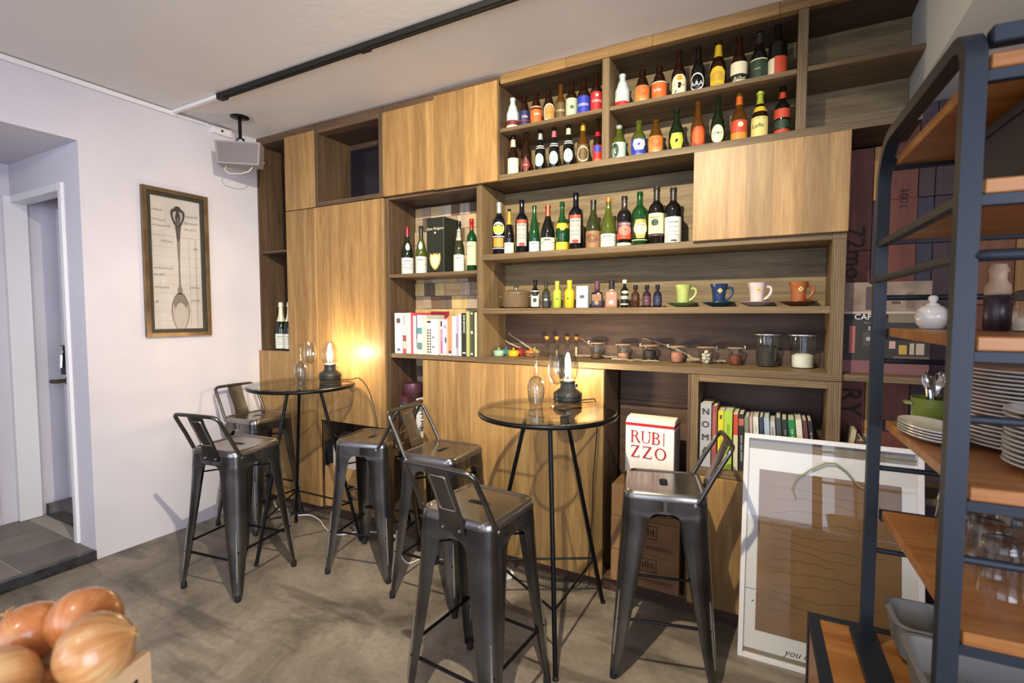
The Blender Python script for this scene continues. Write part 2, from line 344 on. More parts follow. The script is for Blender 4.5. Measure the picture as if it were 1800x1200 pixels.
# second panel door on the passage's left wall
d2 = struct('door_2', MB().box(-0.95, -0.925, -2.2, -1.2, 0.075, 2.2, 0.003), WHITEP)
sg = tag(MB().box(-0.925, -0.921, -1.36, -1.225, 1.255, 1.335).build('door_sign', mat('sign_black', '#17181c', 0.4), loc=(-0.923, -1.29, 1.19)), 'small black and green sign plate on the white passage door', 'sign')
MB().box(-0.921, -0.9195, -1.36, -1.225, 1.225, 1.245).build('green_stripe', mat('sign_green', '#2e6b45', 0.5), sg, world=True)
MB().box(-0.925, -0.9205, -1.36, -1.225, 1.19, 1.222).build('lower_plate', mat('sign_black', '#17181c', 0.4), sg, world=True)
# raised tiled floor of the passage
fp = struct('floor_passage', MB().box(-0.95, -0.004, -2.6, -0.78, 0, PZ - 0.004), mat('tile_grout', '#a39b92', 0.8), smooth=0)
TILE = [mat('floor_tile_%d' % i, c, 0.45, var=(9, 0.75)) for i, c in enumerate(('#6f655d', '#655c56', '#786d64'))]
xs = [-0.95, -0.655, -0.355, -0.03]
for j in range(5):
    y1 = -1.072 - j * 0.305; y0 = max(y1 - 0.301, -2.598)
    for i in range(3):
        MB().box(xs[i] + 0.004, xs[i + 1] - 0.004, y0, y1 - 0.004, PZ - 0.006, PZ, 0.0015).build('floor_tile', TILE[(i * 2 + j) % 3], fp, world=True)
MARB = mat('black_marble', '#141416', 0.25, var=(14, '#3a3a3e'))
MB().box(-0.03, 0.012, -2.598, -1.072, 0.0, PZ + 0.001, 0.002).build('step_nosing', MARB, fp, world=True)
st = struct('floor_step', MB().box(-0.9, -0.27, -0.975, -0.82, PZ, 0.135, 0.002), TILE[1])
MB().box(-0.9, -0.27, -0.985, -0.975, PZ, 0.137, 0.001).build('step_nosing', MARB, st, world=True)
# ceiling beam on the right and the duct slot beside it
struct('trim_2', MB().box(3.885, 4.12, YB + 0.1, YK, 2.285, CEIL), mat('beam_paint', '#d8dad2', 0.6), smooth=0)

# ================================================================= built-in wall of cabinets and shelves
YF = 0.0; DEP = 0.28; T = 0.028
def panel(root, name, x0, x1, y0, y1, z0, z1, m, bev=0.0012): return MB().box(x0, x1, y0, y1, z0, z1, bev).build(name, m, root, world=True)
def door(root, x0, x1, z0, z1, y0=-0.002, th=0.02, name='door'):
    return MB().box(x0, x1, y0 - th, y0, z0, z1, 0.0015).build(name, DOOR, root, world=True)
G = 0.0015
# open column at the far left
r = thing('shelf_column', 'narrow open dark oak shelf column between white wall and tall cabinet', 'shelf', (0.16, 0.1, 1.16))
panel(r, 'side_panel', 0.001, 0.014, 0, DEP, 1.146, 2.648, OAKV); panel(r, 'side_panel', 0.325, 0.336, 0.0, DEP, 1.146, 2.648, OAKV)
panel(r, 'back_panel', 0.014, 0.325, DEP - 0.012, DEP, 1.146, 2.648, OAKV); panel(r, 'shelf_board', 0.014, 0.325, 0.01, DEP - 0.012, 1.86, 1.875, OAK)
panel(r, 'light_bracket', 0.014, 0.05, 0.02, 0.032, 2.52, 2.53, WHITEP)
# low cabinet under it
r = thing('low_cabinet', 'low golden veneer cabinet in the corner under the narrow oak column', 'cabinet', (0.16, 0.1, 0.02))
panel(r, 'body', 0.001, 0.337, 0.0, DEP, 0.065, 1.145, OAKV); door(r, 0.002, 0.336, 0.066, 1.143)
# tall cabinet
r = thing('tall_cabinet', 'tall golden veneer cabinet behind the corner table lamp, open niche at its foot', 'cabinet', (0.8, 0.1, 0.02))
door(r, 0.339, 0.639, 0.066, 2.132); door(r, 0.641, 1.243, 0.684, 2.132)
panel(r, 'side_panel', 0.338, 0.352, 0.0, DEP, 0.065, 2.134, OAKV); panel(r, 'side_panel', 1.231, 1.246, 0.0, DEP, 0.065, 2.134, OAKV)
panel(r, 'side_panel', 0.641, 0.655, 0.0, DEP - 0.013, 0.079, 0.68, OAKV); panel(r, 'back_panel', 0.352, 1.231, DEP - 0.012, DEP, 0.079, 2.134, OAKV)
panel(r, 'niche_top', 0.656, 1.231, 0.0, DEP - 0.013, 0.684, 0.70, OAK); panel(r, 'floor_board', 0.352, 1.231, 0.0, DEP - 0.012, 0.065, 0.079, OAK)
# small wall cabinet and the framed cubby
r = thing('small_wall_cabinet', 'small golden veneer wall cabinet left of the screen cubby', 'cabinet', (0.49, 0.1, 2.14))
panel(r, 'body', 0.34, 0.638, 0.0, DEP, 2.137, 2.648, OAKV); door(r, 0.339, 0.639, 2.137, 2.646)
r = thing('open_cubby', 'dark oak framed open cubby holding a small black screen', 'shelf', (0.94, 0.1, 2.14))
panel(r, 'side_panel', 0.641, 0.668, -0.022, DEP, 2.137, 2.648, OAKV); panel(r, 'side_panel', 1.214, 1.241, -0.022, DEP, 2.137, 2.648, OAKV)
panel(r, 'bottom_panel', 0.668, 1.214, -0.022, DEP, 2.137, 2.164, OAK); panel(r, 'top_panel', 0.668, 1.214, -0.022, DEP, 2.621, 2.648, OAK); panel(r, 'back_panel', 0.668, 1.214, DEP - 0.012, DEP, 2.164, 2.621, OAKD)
s = thing('small_screen', 'small black screen at the back of the oak cubby', 'screen', (0.95, 0.21, 2.1645))
MB().box(0.74, 1.16, 0.2, 0.235, 2.215, 2.56, 0.006).build('case', mat('screen_case', '#1c1b20', 0.5), s, world=True)
MB().box(0.755, 1.145, 0.197, 0.2, 2.235, 2.545).build('display', mat('screen_glass', '#10101a', 0.12), s, world=True)
b = MB(); b.box(0.9, 1.0, 0.19, 0.25, 2.1645, 2.172); b.box(0.94, 0.96, 0.215, 0.23, 2.172, 2.215); b.build('stand', mat('screen_case', '#1c1b20', 0.5), s, world=True)
# double wall cabinet
r = thing('double_wall_cabinet', 'golden veneer wall cabinet with two doors above the wine niche', 'cabinet', (1.65, 0.1, 2.14))
panel(r, 'body', 1.246, 2.048, 0.0, DEP, 2.137, 2.648, OAKV); door(r, 1.246, 1.641, 2.139, 2.646); door(r, 1.643, 2.066, 2.133, 2.664, y0=-0.008)
# niche column with reclaimed block back
r = thing('niche_column', 'dark oak niche column with a patchwork back of reclaimed wood blocks', 'shelf', (1.6, 0.1, 0.05))
NIC = r
panel(r, 'side_panel', 1.248, 1.266, 0.0, DEP, 0.066, 2.134, OAKV); panel(r, 'side_panel', 1.905, 1.9165, 0.02, DEP, 1.167, 2.134, OAKV)
panel(r, 'shelf_board', 1.266, 1.915, 0.0, DEP - 0.03, 1.64, 1.66, OAKE); panel(r, 'shelf_board', 1.266, 1.9165, 0.0, DEP - 0.03, 1.139, 1.166, OAKE)
panel(r, 'top_panel', 1.266, 1.9165, 0.0, DEP, 2.12, 2.134, OAK); panel(r, 'floor_board', 1.266, 1.538, 0.0, DEP - 0.03, 0.61, 0.635, OAK)
panel(r, 'back_panel', 1.266, 1.9165, DEP - 0.008, DEP, 0.066, 2.12, OAKV)
BLK = [wood('reclaimed_%d' % i, *c, 'x' if i % 2 else 'z', 18, rough=0.7) for i, c in enumerate((('#9c8c78', '#bba994', '#d0c2ae'), ('#8a7460', '#a38b74', '#b7a18c'), ('#a58a58', '#c4aa72', '#d6be8c'), ('#5f4836', '#735945', '#8a6d56'), ('#94826e', '#b09c86', '#c5b39e'), ('#a3875c', '#bfa478', '#d2bb92'), ('#54463a', '#68584a', '#7a6858')))]
z = 0.637
rows = 0
while z < 2.1:
    hgt = random.choice((0.07, 0.085, 0.1)); hgt = min(hgt, 2.118 - z)
    x = 1.267
    x_end = 1.537 if z < 1.1 else 1.904
    while x < x_end - 0.01:
        w = random.choice((0.065, 0.075, 0.09, 0.12)); w = min(w, x_end - x)
        if x_end - x - w < 0.03: w = x_end - x
        d = random.uniform(0.0, 0.014)
        za, zb = z, z + hgt
        for s0, s1 in ((1.139, 1.166), (1.64, 1.66)):
            pass
        MB().box(x, x + w - 0.0015, DEP - 0.029 + d, DEP - 0.009, za, zb - 0.0015, 0.0015).build('wood_block', random.choice(BLK[:3] + BLK), NIC, world=True)
        x += w
    z += hgt
# lower cabinet
r = thing('lower_cabinet', 'low golden veneer cabinet with three doors behind the front table', 'cabinet', (2.1, 0.1, 0.02))
panel(r, 'body', 1.545, 2.668, 0.012, DEP - 0.031, 0.066, 1.136, OAKV); door(r, 1.541, 1.629, 0.067, 1.135); door(r, 1.631, 2.105, 0.067, 1.135); door(r, 2.107, 2.67, 0.067, 1.135)
# recess for boxes
r = thing('box_recess', 'dark open recess holding the stacked cartons', 'shelf', (2.87, 0.1, 0.05))
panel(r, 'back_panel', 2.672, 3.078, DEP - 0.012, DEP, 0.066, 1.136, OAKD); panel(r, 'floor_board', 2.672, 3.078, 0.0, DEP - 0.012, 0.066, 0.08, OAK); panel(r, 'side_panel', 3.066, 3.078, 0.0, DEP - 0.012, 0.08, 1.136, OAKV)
panel(r, 'cross_rail', 2.672, 3.066, DEP - 0.03, DEP - 0.012, 0.93, 0.95, OAK)
# long display shelving: wine / cups / jars
r = thing('display_shelving', 'long dark oak display shelving for wine bottles, cups and jars', 'shelf', (2.8, 0.1, 1.14))
panel(r, 'side_panel', 1.918, 1.951, -0.004, DEP, 1.167, 2.134, OAKVE); panel(r, 'side_panel', 3.612, 3.66, -0.004, DEP, 1.167, 1.712, OAKVE)
panel(r, 'shelf_board', 1.951, 3.612, 0.0, DEP - 0.013, 1.7125, 1.744, OAKE); panel(r, 'shelf_board', 1.951, 3.612, 0.0, DEP - 0.013, 1.414, 1.444, OAKE)
panel(r, 'shelf_board', 1.918, 3.66, -0.004, DEP, 1.1375, 1.167, OAKE); panel(r, 'shelf_edge', 3.612, 3.66, -0.004, DEP, 1.7125, 1.738, OAKE)
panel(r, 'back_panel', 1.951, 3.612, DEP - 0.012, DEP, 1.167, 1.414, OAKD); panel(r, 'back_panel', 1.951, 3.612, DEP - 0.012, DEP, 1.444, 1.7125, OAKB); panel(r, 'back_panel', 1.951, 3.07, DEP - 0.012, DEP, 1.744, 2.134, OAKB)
# wall cabinet with the broad door on the right
r = thing('flap_wall_cabinet', 'square golden veneer wall cabinet beside the wine bottles', 'cabinet', (3.37, 0.1, 1.75))
panel(r, 'body', 3.078, 3.656, 0.0, DEP, 1.746, 2.133, OAKV); door(r, 3.076, 3.662, 1.739, 2.132)
# beer shelving under the ceiling
r = thing('beer_shelving', 'dark oak shelving of beer bottles just under the ceiling', 'shelf', (2.9, 0.1, 2.14))
panel(r, 'side_panel', 2.05, 2.067, -0.001, DEP, 2.168, 2.648, OAKV); panel(r, 'shelf_board', 2.05, 3.884, -0.003, DEP, 2.1365, 2.168, OAKE)
panel(r, 'divider', 2.641, 2.678, -0.002, DEP - 0.012, 2.168, 2.648, OAKVE); panel(r, 'divider', 3.468, 3.505, -0.002, DEP - 0.012, 2.168, 2.648, OAKVE)
panel(r, 'shelf_board', 2.067, 2.641, 0.002, DEP - 0.012, 2.397, 2.416, OAKE); panel(r, 'shelf_board', 2.678, 3.468, 0.002, DEP - 0.012, 2.397, 2.416, OAKE)
panel(r, 'shelf_board', 3.505, 3.884, 0.002, DEP - 0.012, 2.397, 2.416, OAKE); panel(r, 'back_panel', 2.067, 3.884, DEP - 0.012, DEP, 2.168, 2.648, OAKB)
# book cubby and the doors below it
r = thing('book_cubby', 'dark oak framed cubby holding cookbooks low on the right', 'shelf', (3.37, 0.1, 0.67))
panel(r, 'side_panel', 3.08, 3.113, -0.006, DEP, 0.672, 1.1355, OAKVE); panel(r, 'side_panel', 3.612, 3.66, -0.006, DEP, 0.672, 1.1355, OAKVE)
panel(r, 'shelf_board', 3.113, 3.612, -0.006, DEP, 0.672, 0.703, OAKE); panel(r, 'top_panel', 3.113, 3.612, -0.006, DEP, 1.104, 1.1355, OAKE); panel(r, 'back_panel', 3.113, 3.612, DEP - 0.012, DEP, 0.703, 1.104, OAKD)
r = thing('base_cabinet', 'golden veneer base cabinet under the cookbook cubby', 'cabinet', (3.37, 0.1, 0.02))
panel(r, 'body', 3.08, 3.66, 0.0, DEP, 0.066, 0.671, OAKV); door(r, 3.08, 3.42, 0.067, 0.67); door(r, 3.422, 3.66, 0.067, 0.67)
# fascia under the ceiling, plinth on the floor
r = thing('ceiling_fascia', 'thin oak fascia boards closing the gap between cabinets and ceiling', 'trim', (1.9, 0.1, 2.65))
for a, b_, m in ((0.001, 0.6, OAK), (0.601, 1.245, OAK), (1.246, 1.642, OAK), (1.643, 2.07, OAK), (2.071, 2.45, TRIM), (2.451, 2.88, TRIM), (2.881, 3.4, TRIM), (3.401, 3.884, TRIM)):
    panel(r, 'fascia_board', a, b_, 0.002 if a < 2 else -0.004, 0.03, 2.6655 if 1.64 < a < 2 else 2.6495, 2.699, m)
panel(r, 'cover_board', 0.001, 3.884, 0.031, DEP, 2.6495, 2.66, OAK)
r = thing('plinth', 'dark brown recessed plinth under the cabinets', 'plinth', (1.8, 0.1, 0.0))
KICK = wood('plinth_wood', '#33231c', '#4a342a', '#5c4436', 'x', 14)
for a, b_ in ((0.001, 0.9), (0.901, 1.8), (1.801, 2.7), (2.701, 3.66)): panel(r, 'plinth_board', a, b_, 0.015, 0.03, 0.0, 0.064, KICK)
# bay to the right of the cabinets: crate panels, two shelf boards
r = thing('crate_panel_wall', 'wall cladding of old printed wine crate boards behind the metal rack', 'wall panel', (4.4, 0.3, 0.0))
CRW = [wood('crate_board_%d' % i, *c, 'z', 12, rough=0.65) for i, c in enumerate((('#4e2a22', '#6a3a2e', '#7d4a3a'), ('#8a6238', '#a87c48', '#bd945c'), ('#33262a', '#453338', '#523e40'), ('#5a3a2a', '#7a4e36', '#8f6046'), ('#2a2836', '#363442', '#42404c'), ('#6e3a28', '#8e4e34', '#a46244')))]
xs = [3.664, 3.775, 3.80, 3.93, 3.985, 4.11, 4.24, 4.27, 4.40, 4.44, 4.60, 4.72, 4.86, 4.9, 5.06, 5.2, 5.39]
pat = [0, 1, 0, 1, 2, 0, 1, 4, 3, 4, 5, 3, 1, 2, 0, 3]
CRB = []
for i in range(len(xs) - 1):
    zs = [0.0, 0.62, 1.138, 1.69, 2.13] if i % 2 == 0 else [0.0, 0.9, 1.138, 1.9, 2.13]
    if i >= 2: zs = [0.0, 0.62, 1.25 + 0.1 * (i % 3), 1.9, 2.6]
    for j in range(len(zs) - 1):
        k = pat[i] if i % 2 == 0 or j != 2 else (pat[i] + 3) % 6
        d = (i * 7 + j * 3) % 4 * 0.003
        CRB.append(MB().box(xs[i], xs[i + 1] - 0.002, DEP - 0.02 + d, 0.339, zs[j], zs[j + 1] - 0.002, 0.001).build('crate_board', CRW[(k + (j % 2) * (i % 3 == 0 and i > 0)) % 6], r, world=True))
CT = mat('crate_print', '#2a1713', 0.7)
def crate_text(s, size, x, z, rot=-90):
    c, sn = math.cos(R(rot)), math.sin(R(rot))
    flat_text(s, size, (x, DEP - 0.0215, z), (c, 0, sn), (-sn, 0, c), CT, CRB[0], 'crate_lettering')
crate_text('72mo', 0.10, 3.715, 1.68); crate_text('RY', 0.11, 3.72, 1.02); crate_text('8 6', 0.05, 3.88, 2.05); crate_text('1001', 0.045, 3.88, 1.9)
panel(r, 'shelf_board', 3.6625, 4.3, 0.02, DEP - 0.021, 1.139, 1.166, OAKE); panel(r, 'shelf_board', 3.6625, 4.3, 0.02, DEP - 0.021, 0.672, 0.70, OAKE)
BOTTLES = [
 (2.103, 0.08, 2.416, 0.182, 0.0345, 'steinie', 'ceramic', None, [(0.02, 0.16, 'wrap', 'cream'), (0.16, 0.3, 'wrap', 'maroon')], [], 'beer_bottle', 'pale blue-white ceramic beer bottle with dark red band, first on upper left beer shelf'),
 (2.176, 0.08, 2.416, 0.181, 0.03, 'steinie', 'brown', None, [(0.06, 0.52, 'wrap', 'navy'), (0.22, 0.24, 'wrap', 'red')], [('Jolie', 0.34, 0.62, 'white')], 'beer_bottle', 'stubby brown beer bottle with navy label and white script, beside the ceramic bottle'),
 (2.247, 0.08, 2.416, 0.183, 0.0306, 'steinie', 'brown', None, [(0.06, 0.56, 'wrap', 'orange'), (0.05, 0.065, 'wrap', 'cream'), (0.55, 0.565, 'wrap', 'cream')], [('Jolie', 0.34, 0.62, 'white')], 'beer_bottle', 'stubby brown beer bottle with orange label and white script, third on upper left beer shelf'),
 (2.321, 0.08, 2.416, 0.183, 0.0312, 'steinie', 'brown', None, [(0.06, 0.56, 'shield', 'white'), (0.085, 0.53, 'shield2', 'tan')], [('===', 0.3, 0.5, 'brownink')], 'beer_bottle', 'stubby brown beer bottle with white-edged tan shield label, fourth on upper left shelf'),
 (2.389, 0.08, 2.416, 0.193, 0.0274, 'beer', 'amber', None, [(0.08, 0.5, 'wrap', 'bronze')], [('COEDO', 0.28, 0.5, 'cream')], 'beer_bottle', 'amber beer bottle with dark bronze label lettered in cream on the upper left beer shelf'),
 (2.45, 0.08, 2.416, 0.202, 0.0305, 'steinie2', 'brown', None, [(0.05, 0.52, 'wrap', 'sage'), (0.24, 0.34, 'dot', 'greyink')], [], 'beer_bottle', 'brown beer bottle with a pale sage label and small grey dot'),
 (2.517, 0.08, 2.416, 0.206, 0.032, 'steinie2', 'brown', None, [(0.08, 0.5, 'wrap', 'blue')], [('COEDO', 0.28, 0.55, 'white')], 'beer_bottle', 'brown beer bottle with a bright blue label and white capitals'),
 (2.584, 0.08, 2.416, 0.212, 0.0297, 'steinie2', 'brown', None, [(0.08, 0.52, 'wrap', 'red'), (0.4, 0.47, 'dot', 'cream')], [('COEDO', 0.3, 0.55, 'white')], 'beer_bottle', 'brown beer bottle with bright red label, against the post on upper left beer shelf'),
 (2.106, 0.08, 2.168, 0.2275, 0.0304, 'beer', 'brown', (0.72, 0.9, 'cream'), [(0.04, 0.44, 'wrap', 'cream')], [('==', 0.22, 0.5, 'brownink')], 'beer_bottle', 'brown beer bottle with cream label and cream neck band, first on lower left shelf'),
 (2.188, 0.08, 2.168, 0.2275, 0.03, 'beer', 'brown', None, [(0.04, 0.42, 'diamond', 'maroon')], [('===', 0.22, 0.5, 'cream')], 'beer_bottle', 'dark brown beer bottle with a red diamond label and cream cross'),
 (2.272, 0.08, 2.168, 0.2275, 0.0286, 'beer', 'dark', (0.78, 0.92, 'silver'), [(0.14, 0.44, 'oval', 'mint'), (0.56, 0.58, 'wrap', 'white'), (0.61, 0.63, 'wrap', 'white')], [('Camden', 0.05, 0.5, 'white')], 'beer_bottle', 'dark beer bottle with mint oval label and silver neck foil on lower beer shelf'),
 (2.352, 0.08, 2.168, 0.2275, 0.0282, 'beer', 'dark', (0.78, 0.92, 'pink'), [(0.14, 0.44, 'oval', 'mint'), (0.56, 0.58, 'wrap', 'white'), (0.61, 0.63, 'wrap', 'white')], [('Camden', 0.05, 0.5, 'white')], 'beer_bottle', 'dark beer bottle with mint oval label and pink neck foil'),
 (2.434, 0.08, 2.168, 0.2275, 0.0287, 'beer', 'dark', (0.78, 0.92, 'cream'), [(0.14, 0.44, 'oval', 'mint'), (0.56, 0.58, 'wrap', 'white'), (0.61, 0.63, 'wrap', 'white')], [('Camden', 0.05, 0.5, 'white')], 'beer_bottle', 'dark beer bottle with mint oval label and cream neck foil'),
 (2.514, 0.08, 2.168, 0.2275, 0.0303, 'beer', 'amber', (0.8, 0.92, 'gold'), [(0.06, 0.48, 'wrap', 'bronze'), (0.1, 0.44, 'ring', 'cream')], [], 'beer_bottle', 'amber beer bottle with gold neck band and cream ring on its dark label'),
 (2.593, 0.08, 2.168, 0.2275, 0.0231, 'beer', 'brown', (0.62, 0.72, 'red'), [(0.03, 0.12, 'wrap', 'orange'), (0.12, 0.42, 'wrap', 'red'), (0.26, 0.42, 'oval', 'blue')], [], 'beer_bottle', 'slim brown beer bottle with red and blue label, against the post on lower shelf'),
 (2.718, 0.08, 2.416, 0.173, 0.0356, 'steinie', 'ceramic', None, [(0.0, 0.1, 'wrap', 'cream'), (0.08, 0.2, 'wrap', 'red'), (0.2, 0.36, 'oval', 'cream')], [], 'beer_bottle', 'pale blue-white ceramic beer bottle with bright red base, first right of the post'),
 (2.816, 0.08, 2.416, 0.172, 0.0349, 'steinie', 'brown', None, [(0.05, 0.52, 'wrap', 'tan'), (0.22, 0.5, 'oval', 'orange')], [('===', 0.12, 0.5, 'cream')], 'beer_bottle', 'stubby brown beer bottle with tan and orange picture label on upper right beer shelf'),
 (2.897, 0.08, 2.416, 0.171, 0.0352, 'steinie', 'brown', None, [(0.05, 0.52, 'wrap', 'orange'), (0.5, 0.53, 'wrap', 'cream')], [('Jolie', 0.3, 0.6, 'white')], 'beer_bottle', 'stubby brown beer bottle with orange label, third right of the post'),
 (2.986, 0.08, 2.416, 0.222, 0.0337, 'beer', 'brown', None, [(0.02, 0.46, 'arch', 'cream'), (0.33, 0.45, 'dot', 'gold')], [('La Trappe', 0.25, 0.36, 'brownink')], 'beer_bottle', 'tall brown beer bottle with cream arched label and dark gothic lettering'),
 (3.072, 0.08, 2.416, 0.22, 0.0314, 'beer', 'dark', None, [(0.06, 0.42, 'ring', 'white'), (0.065, 0.075, 'wrap', 'white')], [('AAA', 0.2, 0.95, 'white')], 'beer_bottle', 'black beer bottle printed with three white letters inside a white ring'),
 (3.157, 0.08, 2.416, 0.219, 0.0351, 'beer', 'brown', (0.68, 0.92, 'yellow'), [(0.02, 0.46, 'shield', 'yellow'), (0.16, 0.36, 'oval', 'gold')], [('===', 0.1, 0.42, 'brownink')], 'beer_bottle', 'brown beer bottle with yellow shield label and yellow neck foil on the upper right shelf'),
 (3.243, 0.08, 2.416, 0.219, 0.0345, 'beer', 'brown', None, [(0.03, 0.46, 'wrap', 'cream'), (0.1, 0.22, 'wrap', 'ink')], [('Achel', 0.13, 0.7, 'cream')], 'beer_bottle', 'brown beer bottle with cream label and a black band of white gothic letters'),
 (3.324, 0.08, 2.416, 0.219, 0.0339, 'beer', 'dark', (0.76, 0.95, 'darkfoil'), [(0.03, 0.43, 'wrap', 'forest'), (0.42, 0.44, 'wrap', 'cream'), (0.03, 0.05, 'wrap', 'cream')], [('===', 0.24, 0.45, 'cream')], 'beer_bottle', 'dark beer bottle with forest green label and striped neck'),
 (3.395, 0.08, 2.416, 0.229, 0.0366, 'bordeaux', 'dark', None, [(0.0, 0.36, 'wrap', 'cream'), (0.0, 0.38, 'wrapR', 'redor')], [], 'beer_bottle', 'dark bottle with half white half red-orange label, last on upper right beer shelf'),
 (2.704, 0.08, 2.168, 0.177, 0.034, 'steinie2', 'olive', (0.9, 1.0, 'silver'), [(0.06, 0.5, 'wrap', 'mint'), (0.08, 0.48, 'dotL', 'forest')], [], 'beer_bottle', 'green stubby bottle with pale mint label and dark half-moon beside the post'),
 (2.802, 0.08, 2.168, 0.182, 0.0352, 'steinie2', 'olive', None, [(0.03, 0.5, 'wrap', 'blue'), (0.2, 0.48, 'hex', 'cream')], [('====', 0.08, 0.36, 'white')], 'beer_bottle', 'olive beer bottle with deep blue label and cream hexagon on lower right beer shelf'),
 (2.884, 0.08, 2.168, 0.172, 0.0346, 'steinie', 'amber', None, [(0.05, 0.52, 'wrap', 'tan'), (0.2, 0.5, 'oval', 'orange')], [('===', 0.1, 0.5, 'cream')], 'beer_bottle', 'amber stubby bottle with tan picture label on the lower right beer shelf'),
 (2.98, 0.08, 2.168, 0.205, 0.0357, 'champ', 'dgreen', None, [(0.04, 0.42, 'hex', 'lime')], [], 'beer_bottle', 'slope-shouldered dark green bottle with a lime badge label'),
 (3.075, 0.08, 2.168, 0.22, 0.0306, 'beer', 'amber', None, [(0.02, 0.46, 'arch', 'redor'), (0.1, 0.4, 'oval', 'orange')], [], 'beer_bottle', 'amber beer bottle with arched red-orange label'),
 (3.161, 0.08, 2.168, 0.223, 0.031, 'champ', 'dgreen', None, [(0.06, 0.42, 'oval', 'cream')], [('ASPALL', 0.26, 0.42, 'ink')], 'beer_bottle', 'dark green bottle with a cream oval label lettered in black'),
 (3.249, 0.08, 2.168, 0.222, 0.0338, 'beer', 'amber', (0.76, 0.93, 'orangefoil'), [(0.02, 0.2, 'wrap', 'amberlab'), (0.2, 0.44, 'wrap', 'redor'), (0.3, 0.4, 'dot', 'cream')], [], 'beer_bottle', 'amber beer bottle with red and orange label and orange neck foil'),
 (3.332, 0.08, 2.168, 0.218, 0.034, 'champ', 'brown', (0.72, 0.97, 'lime'), [(0.03, 0.45, 'wrap', 'paleyel'), (0.56, 0.66, 'band', 'yellow')], [('Leffe', 0.27, 0.75, 'ink')], 'beer_bottle', 'brown beer bottle with pale yellow label and black gothic lettering'),
 (3.419, 0.08, 2.168, 0.215, 0.0309, 'beer2', 'dark', (0.76, 0.88, 'redor'), [(0.02, 0.14, 'wrap', 'redor'), (0.16, 0.32, 'wrap', 'forest'), (0.36, 0.54, 'wrap', 'redor')], [], 'beer_bottle', 'dark beer bottle with stacked red and green labels, last on lower right beer shelf'),
 (2.013, 0.085, 1.744, 0.297, 0.0366, 'bordeaux', 'black', (0.8, 1, 'silver'), [(0.38, 0.62, 'ring', 'white'), (0.4, 0.56, 'oval', 'lime'), (0.12, 0.36, 'wrap', 'navy'), (0.34, 0.355, 'wrap', 'white'), (0.12, 0.13, 'wrap', 'white'), (0.15, 0.32, 'narrow', 'amberlab')], [('ARVEIL', 0.58, 0.4, 'white')], 'wine_bottle', 'dark blue bottle painted with white outlines and yellow shapes, silver foil neck'),
 (2.078, 0.085, 1.744, 0.255, 0.0277, 'champ', 'dark', (0.66, 0.94, 'gold'), [(0.03, 0.26, 'wrap', 'cream')], [], 'wine_bottle', 'small sparkling wine bottle with gold foil neck behind the painted bottle'),
 (2.158, 0.085, 1.744, 0.297, 0.0367, 'bordeaux', 'black', None, [(0.14, 0.62, 'narrow', 'greylab'), (0.55, 0.62, 'narrow', 'redor'), (0.14, 0.2, 'spot', 'red')], [], 'wine_bottle', 'black wine bottle with tall grey label and red flowers, shorter of the two'),
 (2.235, 0.085, 1.744, 0.258, 0.029, 'flute', 'green', None, [(0.02, 0.24, 'wrap', 'palebl')], [], 'wine_bottle', 'slim green wine bottle with low pale blue label'),
 (2.316, 0.085, 1.744, 0.253, 0.0383, 'burgundy', 'dark', (0.76, 1, 'copper'), [(0.02, 0.3, 'wrap', 'cream'), (0.19, 0.2, 'wrap', 'greyink'), (0.235, 0.27, 'spot', 'forest')], [], 'wine_bottle', 'dark burgundy bottle with copper red foil and white label'),
 (2.399, 0.085, 1.744, 0.261, 0.0332, 'champ', 'green', None, [(0.02, 0.18, 'wrap', 'yellow'), (0.46, 0.56, 'band', 'yellow'), (0.41, 0.5, 'spot', 'gold')], [], 'wine_bottle', 'green sparkling bottle with yellow label and yellow neck seal'),
 (2.476, 0.085, 1.744, 0.3, 0.0387, 'bordeaux', 'black', None, [(0.12, 0.6, 'narrow', 'greylab'), (0.54, 0.6, 'narrow', 'redor'), (0.12, 0.18, 'spot', 'red')], [], 'wine_bottle', 'tall black wine bottle with grey label and red flowers, taller of the two'),
 (2.572, 0.085, 1.744, 0.253, 0.0381, 'burgundy', 'olivedk', (0.8, 1, 'darkfoil'), [(0.02, 0.36, 'wrap', 'kraft'), (0.12, 0.3, 'oval', 'brownlab')], [], 'wine_bottle', 'olive burgundy bottle with kraft brown label'),
 (2.652, 0.085, 1.744, 0.252, 0.0385, 'burgundy', 'olive', (0.92, 1, 'orangefoil'), [(0.02, 0.28, 'wrap', 'palegr'), (0.2, 0.205, 'wrap', 'greyink'), (0.15, 0.155, 'wrap', 'greyink')], [], 'wine_bottle', 'yellow-green wine bottle with orange cap and white label'),
 (2.734, 0.085, 1.744, 0.254, 0.036, 'bordeaux', 'dark', (0.7, 1, 'darkfoil'), [(0.02, 0.08, 'wrap', 'cream'), (0.15, 0.48, 'wrap', 'plum'), (0.15, 0.26, 'wrap', 'redor'), (0.22, 0.42, 'oval', 'rose')], [('IL SIGNORE', 0.44, 0.3, 'white'), ('P', 0.82, 0.5, 'white')], 'wine_bottle', 'dark wine bottle with portrait label and a white P on its neck'),
 (2.811, 0.085, 1.744, 0.266, 0.0373, 'bordeaux', 'green', None, [(0.14, 0.48, 'hex', 'ochre'), (0.2, 0.42, 'oval', 'cream'), (0.1, 0.115, 'wrap', 'cream')], [], 'wine_bottle', 'bright green wine bottle with ochre hexagonal label'),
 (2.892, 0.085, 1.744, 0.279, 0.0376, 'bordeaux', 'dark', (0.76, 1, 'darkfoil'), [(0.19, 0.54, 'wrap', 'sagelab'), (0.15, 0.18, 'wrap', 'plum'), (0.32, 0.44, 'spot', 'forest')], [], 'wine_bottle', 'dark wine bottle with pale green label, second from the wooden door'),
